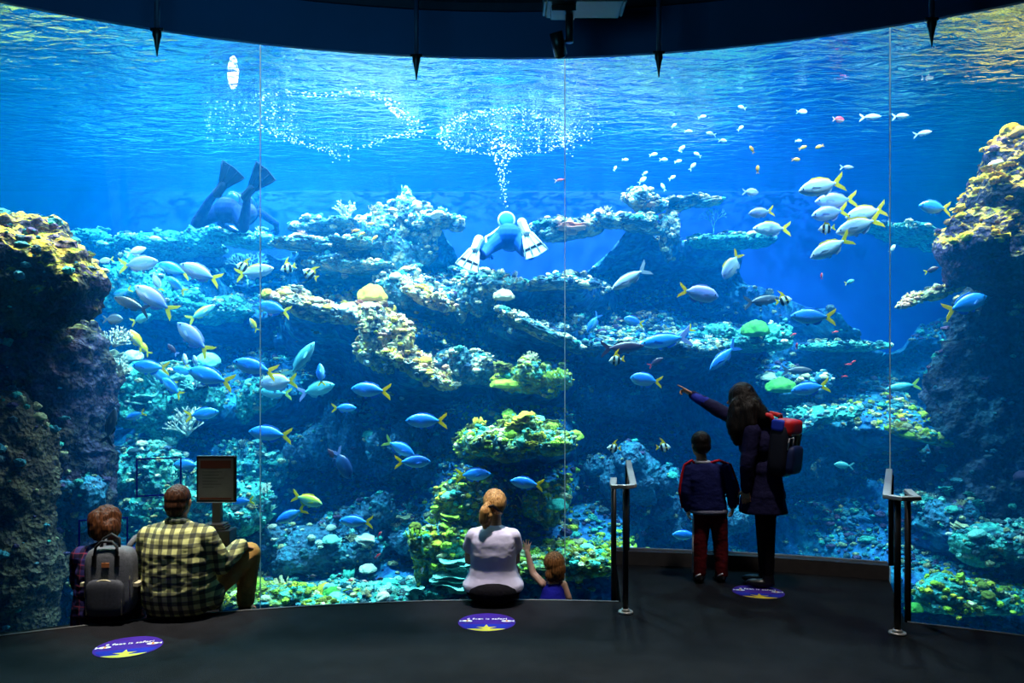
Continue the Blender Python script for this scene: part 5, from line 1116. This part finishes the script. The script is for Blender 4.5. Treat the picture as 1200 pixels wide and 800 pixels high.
def fish_meshes(h, wd, kind):
    """all parts one unit long, nose at +x; body height h, width wd"""
    prof = dict(torpedo=[(.50, .02), (.47, .20), (.42, .42), (.34, .70), (.22, .94), (.08, 1.0), (-.06, .92), (-.18, .68), (-.27, .38), (-.32, .20), (-.36, .16)],
                deep=[(.50, .03), (.47, .24), (.42, .50), (.33, .82), (.20, .98), (.05, 1.0), (-.10, .93), (-.22, .66), (-.29, .34), (-.33, .18), (-.36, .15)],
                disc=[(.50, .04), (.46, .16), (.40, .34), (.30, .72), (.16, .98), (.0, 1.0), (-.14, .88), (-.24, .60), (-.30, .34), (-.34, .2), (-.37, .17)])[kind]
    rings = []
    for x, k in prof:
        rings.append([V3((x, wd * .5 * k ** .8 * math.cos(t), h * .5 * k * math.sin(t) + .012 * h)) for t in [2 * PI * q / 18 for q in range(18)]])
    out = dict(body=MB().loft(rings).mesh('body'))
    s = h / .30
    fork = .10 if kind != 'disc' else .03
    out['tail_fin'] = fin_slab([(-.32, .034), (-.39, .095), (-.57, .215), (-.545, .12), (-.52 + fork, 0), (-.545, -.12), (-.57, -.215), (-.39, -.095), (-.32, -.034)], .014).mesh('tail_fin')
    hh = h * .5
    if kind == 'disc':
        out['dorsal_fin'] = fin_slab([(.16, hh * .9), (.08, hh * 1.25), (-.06, hh * 1.9), (-.34, hh * 2.5), (-.14, hh * 1.45), (-.26, hh * 1.0), (-.28, hh * .4), (-.1, hh * .8)], .012).mesh('dorsal_fin')
    else:
        out['dorsal_fin'] = fin_slab([(.22, hh * .93), (.14, hh * 1.22), (-.05, hh * 1.16), (-.22, hh * .80), (-.27, hh * .50), (-.20, hh * .60), (-.06, hh * .88), (.08, hh * .96)], .009).mesh('dorsal_fin')
    out['anal_fin'] = fin_slab([(-.02, -hh * .90), (-.08, -hh * 1.22), (-.20, -hh * .95), (-.27, -hh * .45), (-.18, -hh * .6)], .009).mesh('anal_fin')
    pc = MB()
    for s_ in (-1, 1): pc.slab([(.24, s_ * wd * .46, -.01), (.20, s_ * (wd * .50 + .012), .025), (.06, s_ * (wd * .5 + .06), -.03), (.08, s_ * (wd * .5 + .05), -.055), (.19, s_ * (wd * .50 + .012), -.035)], (0.25 * s_, 1, .2), .006)
    pc.slab([(.16, 0, -hh * .85), (.10, 0, -hh * 1.25), (.02, 0, -hh * 1.05)], (0, 1, 0), .008)
    out['pectoral_fin'] = pc.mesh('pectoral_fin')
    ey = MB()
    for s_ in (-1, 1): ey.ell((.405, s_ * wd * .33, .028 * s), (.018, .012, .018), None, 10, 6)
    out['eye'] = ey.mesh('eye')
    for k, me in out.items(): me.polygons.foreach_set('use_smooth', [k in ('body', 'eye')] * len(me.polygons))
    return out
FMESH = dict(fus=fish_meshes(.365, .16, 'torpedo'), deep=fish_meshes(.44, .17, 'deep'), disc=fish_meshes(.56, .13, 'disc'), slim=fish_meshes(.27, .14, 'torpedo'))
M_band = banded('black and white banded fish skin')
def fish(shape, col, tail, px, py, L, ang, z, label, group=None, small=False, yaw=None, name='fish', cat='fish'):
    c = at(px, py, z); r = random.Random(int(px * 7 + py)); a = math.radians(ang); yw = r.uniform(-.3, .3) if yaw is None else yaw
    x = V3((math.cos(a), math.sin(yw) * .8, math.sin(a))).normalized(); up = V3((0, 0, 1)) if abs(x.z) < .93 else V3((-1, 0, .1)); zz = (up - x * up.dot(x)).normalized(); y = zz.cross(x)
    o = empty(name, c); o.rotation_euler = Matrix((x, y, zz)).transposed().to_euler(); s = L * z / F * 1.04; o.scale = (s, s, s); tag(o, label, cat, group)
    if shape == 'disc': mats = dict(body=M_band, tail_fin=M_yfin, dorsal_fin=M_yfin, anal_fin=FF['dark'], pectoral_fin=M_yfin, eye=M_eye)
    else:
        t = M_yfin if tail == 'y' else FF[tail or col]
        mats = dict(body=FM[col], tail_fin=t, dorsal_fin=M_yfin if tail == 'y' and col in ('pale', 'green') else FF[col], anal_fin=FF[col], pectoral_fin=FF[col], eye=M_eye)
    for k, me in FMESH[shape].items():
        if small and k in ('pectoral_fin', 'anal_fin', 'eye'): continue
        if not me.materials: me.materials.append(M_eye)
        q = bpy.data.objects.new(k, me); COL.objects.link(q); q.parent = o; q.material_slots[0].link = 'OBJECT'; q.material_slots[0].material = mats[k]
    return o
B, VI, P_, T_ = 'blue', 'violet', 'pale', 'teal'
FISH = [
 ('fus', VI, 'y', 164, 309, 44, 5, 8.0, 'violet-backed fish with a yellow tail heading right at the top of the left shoal'),
 ('fus', B, 'y', 203, 315, 34, 160, 8.2, 'blue fish half overlapped by a violet fish in the upper left shoal'),
 ('fus', VI, 'y', 233, 319, 45, 158, 7.7, 'violet silver fish sloping down to the right, right end of the upper left shoal'),
 ('fus', P_, 'y', 184, 331, 20, 110, 8.0, 'small pale fish swimming upwards in the middle of the upper left shoal'),
 ('fus', B, 'y', 206, 333, 26, 140, 8.3, 'small blue fish with a yellow tail just above the large violet-blue fish'),
 ('slim', 'dark', 'dark', 153, 356, 44, 160, 7.6, 'black elongated fish beside the top of the tall left rock'),
 ('fus', VI, 'y', 180, 350, 50, 145, 7.5, 'large violet-blue fish with a yellow tail right of the black fish'),
 ('deep', 'grey', 'grey', 133, 374, 24, 0, 7.8, 'round grey-blue fish close to the flank of the tall left rock'),
 ('fus', B, 'y', 143, 342, 20, 200, 8.3, 'little blue fish with a yellow tail above the black fish'),
 ('fus', T_, 'y', 166, 373, 24, 20, 8.0, 'teal fish with a yellow tail below the large violet-blue fish'),
 ('fus', VI, 'y', 226, 395, 48, 137, 7.6, 'violet-blue fish pointing steeply up left, alone below the upper left shoal'),
 ('fus', 'yellow', 'y', 160, 398, 26, 120, 7.8, 'yellow-striped fish swimming steeply upwards, left one of a pair'),
 ('fus', 'yellow', 'y', 168, 407, 20, 130, 7.9, 'yellow fish swimming steeply upwards, right one of a pair'),
 ('slim', 'green', 'y', 237, 366, 34, 30, 8.6, 'faint greenish fish rising to the right behind the left shoal'),
 ('fus', B, 'y', 175, 430, 40, 176, 7.8, 'blue fish with a yellow tail at the left end of the lower left shoal'),
 ('fus', B, 'y', 190, 441, 30, 140, 8.1, 'blue fish partly hidden, its yellow tail under the left end of the lower shoal'),
 ('fus', B, 'y', 201, 453, 30, 140, 8.0, 'blue fish whose yellow tail is lowest in the lower left shoal'),
 ('fus', B, 'y', 215, 434, 26, 170, 8.2, 'small blue fish in the middle of the lower left shoal'),
 ('fus', B, 'y', 245, 441, 52, 164, 7.5, 'large blue fish with a yellow tail at the right end of the lower left shoal'),
 ('fus', P_, 'y', 217, 422, 16, 100, 8.0, 'tiny pale fish standing upright above the lower left shoal'),
 ('fus', P_, 'pale', 229, 423, 14, 100, 8.0, 'tiny silvery fish above the large blue fish of the lower left shoal'),
 ('fus', 'purple', 'violet', 202, 409, 15, 130, 7.9, 'little purple fish above the lower left shoal'),
 ('fus', B, 'y', 238, 485, 36, 8, 7.7, 'blue fish heading right below the lower left shoal'),
 ('fus', B, 'y', 158, 487, 22, 200, 7.7, 'small blue fish in front of the turquoise coral near the left rock'),
 ('fus', B, 'y', 297, 430, 48, 165, 7.4, 'blue fish with a yellow tail crossing the left glass joint, upper one'),
 ('deep', P_, 'y', 325, 448, 42, 185, 7.5, 'shining silver fish right of the left glass joint'),
 ('fus', T_, 'green', 322, 460, 34, 176, 7.8, 'teal fish just beneath the shining silver fish'),
 ('slim', T_, 'teal', 354, 421, 48, 54, 7.5, 'long teal fish rising steeply to the right of the left glass joint'),
 ('fus', B, 'y', 376, 438, 24, 95, 7.6, 'blue fish seen head-on with spread fins right of the rising teal fish'),
 ('fus', T_, 'violet', 372, 456, 42, 14, 7.7, 'teal fish with a violet tail heading right'),
 ('fus', B, 'y', 315, 508, 46, 174, 7.3, 'blue fish with a yellow tail crossing the left glass joint above the sign board'),
 ('fus', B, 'y', 320, 361, 38, 165, 7.8, 'blue fish in front of the pinkish cream ledge, crossing the left joint'),
 ('fus', P_, 'y', 300, 318, 40, 12, 7.8, 'silver fish with a yellow tail heading right beside the left joint'),
 ('fus', 'yellow', 'y', 297, 380, 16, 120, 7.9, 'small yellow fish under the pinkish cream ledge'),
 ('fus', 'pink', 'pink', 160, 294, 22, 20, 8.8, 'small pinkish fish above the left shoal'),
 ('fus', P_, 'y', 124, 305, 16, 190, 8.2, 'tiny pale fish with a yellow tail next to the yellow rock top'),
 ('fus', B, 'y', 404, 478, 26, 0, 7.6, 'blue fish with a yellow-green tail behind the fish left of the central tongue'),
 ('fus', B, 'y', 433, 457, 44, 176, 7.3, 'blue fish with a yellow tail left of the drooping coral tongue'),
 ('fus', B, 'y', 498, 493, 44, 180, 7.3, 'bright blue fish with yellow tail in the dark gap below the coral tongue'),
 ('slim', P_, 'pale', 737, 327, 46, 212, 7.5, 'pale silver fish with a sickle tail tilted head-down below the white-topped peak'),
 ('slim', 'purple', 'purple', 731, 407, 46, 4, 7.6, 'dark purple fish above a striped fish right of the middle joint'),
 ('slim', B, 'violet', 778, 399, 58, 190, 7.7, 'large blue-grey fish right of the dark purple fish'),
 ('fus', B, 'y', 800, 392, 26, 215, 7.9, 'blue fish with a yellow tail at the tail of the large blue-grey fish'),
 ('deep', B, 'y', 756, 445, 34, 172, 7.4, 'light blue fish alone below the striped fish right of the middle joint'),
 ('fus', B, 'blue', 695, 379, 24, 240, 8.0, 'small blue fish diving behind the long coral shelf'),
 ('deep', B, 'y', 742, 376, 22, 165, 8.0, 'small blue fish hovering above the long coral shelf'),
 ('fus', 'purple', 'red', 769, 424, 18, 30, 7.8, 'little dark reddish fish under the large blue-grey fish'),
 ('fus', P_, 'y', 903, 268, 40, 180, 7.8, 'pale fish with a yellow tail overlapping another below the right shoal'),
 ('deep', P_, 'y', 857, 312, 34, 240, 7.7, 'pale violet fish diving head-down left of the right shoal'),
 ('deep', VI, 'y', 820, 344, 42, -12, 7.4, 'blue-violet fish with an upright yellow tail heading right, right of centre'),
 ('slim', 'grey', 'grey', 894, 352, 40, 8, 7.6, 'dark grey fish beside a striped fish on the right'),
 ('fus', B, 'y', 951, 371, 46, 178, 7.4, 'blue fish with a yellow tail right of the striped fish'),
 ('fus', P_, 'y', 972, 291, 46, 208, 7.3, 'silver fish with a raised yellow tail, lowest of the right shoal'),
 ('fus', P_, 'y', 1005, 265, 50, 198, 7.3, 'large silver fish with a yellow tail in the lower right of the right shoal'),
 ('fus', P_, 'y', 1013, 250, 46, 194, 7.6, 'silver fish with a yellow tail at the right end of the right shoal'),
 ('fus', VI, 'y', 971, 250, 44, 192, 7.5, 'violet silver fish with a yellow tail left of the middle of the right shoal'),
 ('fus', VI, 'y', 978, 235, 46, 185, 7.7, 'violet blue fish with a yellow tail, second from the top of the right shoal'),
 ('fus', P_, 'y', 961, 219, 52, 194, 7.3, 'silver fish with a bright yellow back and tail at the top of the right shoal'),
 ('fus', VI, 'y', 891, 249, 30, 190, 7.7, 'small violet fish with a yellow tail left of the right shoal'),
 ('deep', P_, 'pale', 880, 225, 18, 0, 7.8, 'small round pale fish above the left end of the right shoal'),
 ('fus', B, 'y', 1094, 243, 40, 178, 7.4, 'blue fish with a yellow tail close to the golden right rock'),
 ('fus', B, 'y', 1133, 356, 52, 20, 7.1, 'blue fish with a yellow tail rising to the right under the right rock shelf'),
 ('slim', B, 'blue', 847, 419, 44, 222, 7.5, 'blue fish tilted head-down above the pointing woman\'s hand'),
 ('slim', 'grey', 'grey', 935, 434, 32, 0, 8.0, 'dim grey fish between the two green dome corals'),
 ('fus', B, 'y', 948, 455, 40, 190, 7.4, 'blue fish with a yellow-green tail beside the lower green dome coral'),
 ('slim', T_, 'green', 1057, 453, 34, 190, 7.8, 'dim teal fish crossing the right glass joint'),
 ('fus', T_, 'yellow', 996, 330, 12, 20, 7.8, 'tiny pale yellow fish in open water left of the right joint'),
 ('fus', 'purple', 'y', 1092, 316, 15, 20, 7.5, 'tiny blue purple fish above the cream shelf of the right rock'),
 ('fus', 'white', 'white', 1046, 291, 12, 50, 7.8, 'tiny white fish just right of the right glass joint'),
 ('deep', 'red', 'pink', 986, 92, 17, 0, 7.6, 'round red fish near the water surface on the right'),
 ('deep', 'red', 'pink', 983, 140, 14, 0, 7.6, 'smaller round red fish below the first red fish on the right'),
 ('deep', 'pink', 'pink', 1088, 91, 13, 0, 7.5, 'pinkish white fish near the surface right of the right joint'),
 ('slim', P_, 'pale', 1021, 137, 22, 0, 7.6, 'slim pale fish left of the right glass joint near the surface'),
 ('slim', P_, 'pale', 1056, 136, 20, 8, 7.6, 'slim pale fish right of the right glass joint near the surface'),
 ('slim', P_, 'pale', 1082, 156, 19, 10, 7.6, 'slim pale fish lowest of the three near the right joint'),
 ('slim', B, 'blue', 1056, 112, 18, 0, 8.2, 'faint slim blue fish highest near the right joint'),
 ('slim', P_, 'pale', 993, 196, 15, 0, 7.6, 'slim pale little fish above the right shoal'),
 ('slim', 'red', 'pink', 656, 211, 11, 10, 8.0, 'tiny pink fish at the middle glass joint'),
 ('deep', 'tang', 'violet', 402, 544, 36, 295, 7.5, 'dark blue-grey fish with a violet tail diving, centre left'),
 ('fus', B, 'green', 469, 525, 36, -28, 7.6, 'blue fish with a green-yellow tail sloping down, upper one of two in the centre'),
 ('fus', B, 'y', 485, 541, 38, 0, 7.3, 'blue fish with a yellow tail heading right, lower one of two in the centre'),
 ('fus', B, 'y', 556, 556, 38, 4, 7.4, 'blue fish heading right above the blonde woman\'s head'),
 ('fus', B, 'y', 616, 566, 36, 172, 7.2, 'blue fish heading left to the right of the blonde woman\'s head'),
 ('fus', B, 'y', 416, 611, 36, 178, 7.4, 'deep blue fish with a yellow-green tail low in the centre left'),
 ('fus', B, 'y', 803, 627, 30, 178, 7.4, 'blue fish half hidden behind the legs of the boy'),
 ('fus', 'green', 'y', 361, 586, 36, -14, 7.3, 'greenish fish with a yellow back heading right, right of the sign board'),
 ('fus', B, 'y', 340, 604, 34, 205, 7.3, 'blue fish with an upright yellow tail below the greenish fish'),
 ('fus', B, 'y', 284, 588, 26, 190, 7.3, 'blue fish with a yellow tail at the right edge of the sign board'),
 ('fus', B, 'blue', 219, 545, 36, 180, 7.3, 'deep blue fish between the square outline and the sign board'),
 ('slim', 'dark', 'dark', 130, 498, 40, 75, 7.0, 'dark fish hanging upright against the tall left rock'),
 ('fus', T_, 'teal', 988, 545, 20, 175, 7.8, 'small faint teal fish right of the red and blue backpack'),
 ('fus', 'purple', 'violet', 388, 532, 14, 120, 7.4, 'little bright violet fish above the diving blue-grey fish'),
]
for f in FISH: fish(*f)
for px, py, L, ang, z, lab in [(285, 313, 19, 160, 7.8, 'striped fish left of the silver fish at the left joint'), (337, 314, 17, 200, 7.9, 'black and white striped fish above the pinkish ledge, left one of two'), (363, 321, 19, 150, 7.7, 'black and white striped fish above the pinkish ledge, right one of two'),
        (722, 422, 18, 190, 7.4, 'black and white striped fish under the dark purple fish'), (919, 352, 18, 10, 7.4, 'black and white striped fish at the nose of the dark grey fish'), (968, 268, 18, 190, 7.5, 'black and white striped fish inside the right shoal'),
        (719, 525, 15, 180, 7.4, 'small striped fish above the left handrail'), (778, 524, 16, 0, 7.4, 'small striped fish left of the boy\'s head')]:
    fish('disc', 'white', 'y', px, py, L, ang, z, lab, small=False)
for px, py, a in [(881, 175, 120), (933, 187, 0), (941, 173, 20), (960, 172, 200), (888, 198, 90)]:
    fish('deep', 'orange', 'orange', px, py, 9, a, 7.7, 'tiny orange fish in open water above the right shoal', 'tiny orange fish above the right shoal', True)
for px, py, a in [(424, 274, 20), (439, 279, 40), (434, 262, 0), (417, 270, 10)]:
    fish('fus', 'orange', 'orange', px, py, 9, a, 8.2, 'tiny orange fish over the upper ledges left of the central pillar', 'tiny orange fish at the central pillar', True)
for px, py, a in [(930, 392, 20), (934, 405, 90), (994, 427, 0), (979, 389, 10), (963, 323, 90), (1000, 424, 30), (990, 441, 0)]:
    fish('fus', 'red', 'red', px, py, 7, a, 7.8, 'tiny reddish fish in the dark blue water right of the pointing woman', 'tiny reddish fish on the right', True)
for px, py, a, L in [(823, 137, 10, 9), (869, 126, 160, 9), (940, 131, 0, 12), (833, 157, 170, 11), (807, 154, 0, 9), (847, 165, 0, 10), (817, 181, 150, 9), (812, 195, 50, 10), (868, 150, 40, 8), (800, 174, 60, 8), (936, 165, 0, 7)]:
    fish('deep', 'white', 'white', px, py, L, a, 7.9, 'tiny white fish near the surface left of the red fish', 'tiny white fish high on the right', True)
for px, py, a, L in [(766, 181, 10, 9), (778, 187, 0, 9), (795, 189, 10, 8), (788, 208, 30, 8), (753, 211, 40, 11), (777, 219, 120, 9), (733, 187, 0, 7), (721, 197, 60, 6), (756, 203, 30, 7), (790, 147, 40, 7), (798, 174, 50, 7), (745, 225, 20, 8)]:
    fish('deep', 'white', 'white', px, py, L, a, 8.6, 'tiny pale blue fish above the white-topped coral peak', 'tiny pale fish above the coral peak', True)
for px, py, a, c in [(445, 626, 60, 'red'), (443, 651, 40, 'red'), (428, 681, 160, 'pink'), (495, 668, 80, 'pink'), (410, 680, 0, 'red')]:
    fish('fus', c, c, px, py, 8, a, 7.4, 'tiny pinkish fish low over the dim boulders left of the blonde woman', 'tiny pinkish fish near the tank floor', True)
for px, py, a in [(366, 675, 0), (397, 675, 20), (445, 678, 10), (360, 696, 0)]:
    fish('fus', 'purple', 'violet', px, py, 9, a, 7.3, 'tiny purple fish close to the tank floor, centre left', 'tiny purple fish near the tank floor', True)
# ================================================================ camera and output
cam = bpy.data.cameras.new('camera'); co = bpy.data.objects.new('camera', cam); COL.objects.link(co)
co.location = (0, 0, EYE); co.rotation_euler = (PI / 2, 0, 0)
cam.sensor_width = 36; cam.lens = F * 36 / 1200; cam.shift_y = 50 / 1200; cam.clip_end = 100; cam.clip_start = .05
SC.camera = co
w = bpy.data.worlds.new('dark gallery'); SC.world = w; w.use_nodes = True
w.node_tree.nodes['Background'].inputs[0].default_value = (.01, .012, .016, 1); w.node_tree.nodes['Background'].inputs[1].default_value = .3
vs_ = SC.view_settings; vs_.view_transform = 'Standard'; vs_.look = 'None'; vs_.exposure = .18; vs_.gamma = 1; vs_.use_curve_mapping = False
cy = SC.cycles
cy.use_denoising = True; cy.sampling_pattern = 'TABULATED_SOBOL'; cy.max_bounces = 6; cy.diffuse_bounces = 3; cy.glossy_bounces = 3; cy.transmission_bounces = 4
cy.transparent_max_bounces = 24; cy.volume_bounces = 1; cy.caustics_reflective = False; cy.caustics_refractive = False; cy.sample_clamp_indirect = 3
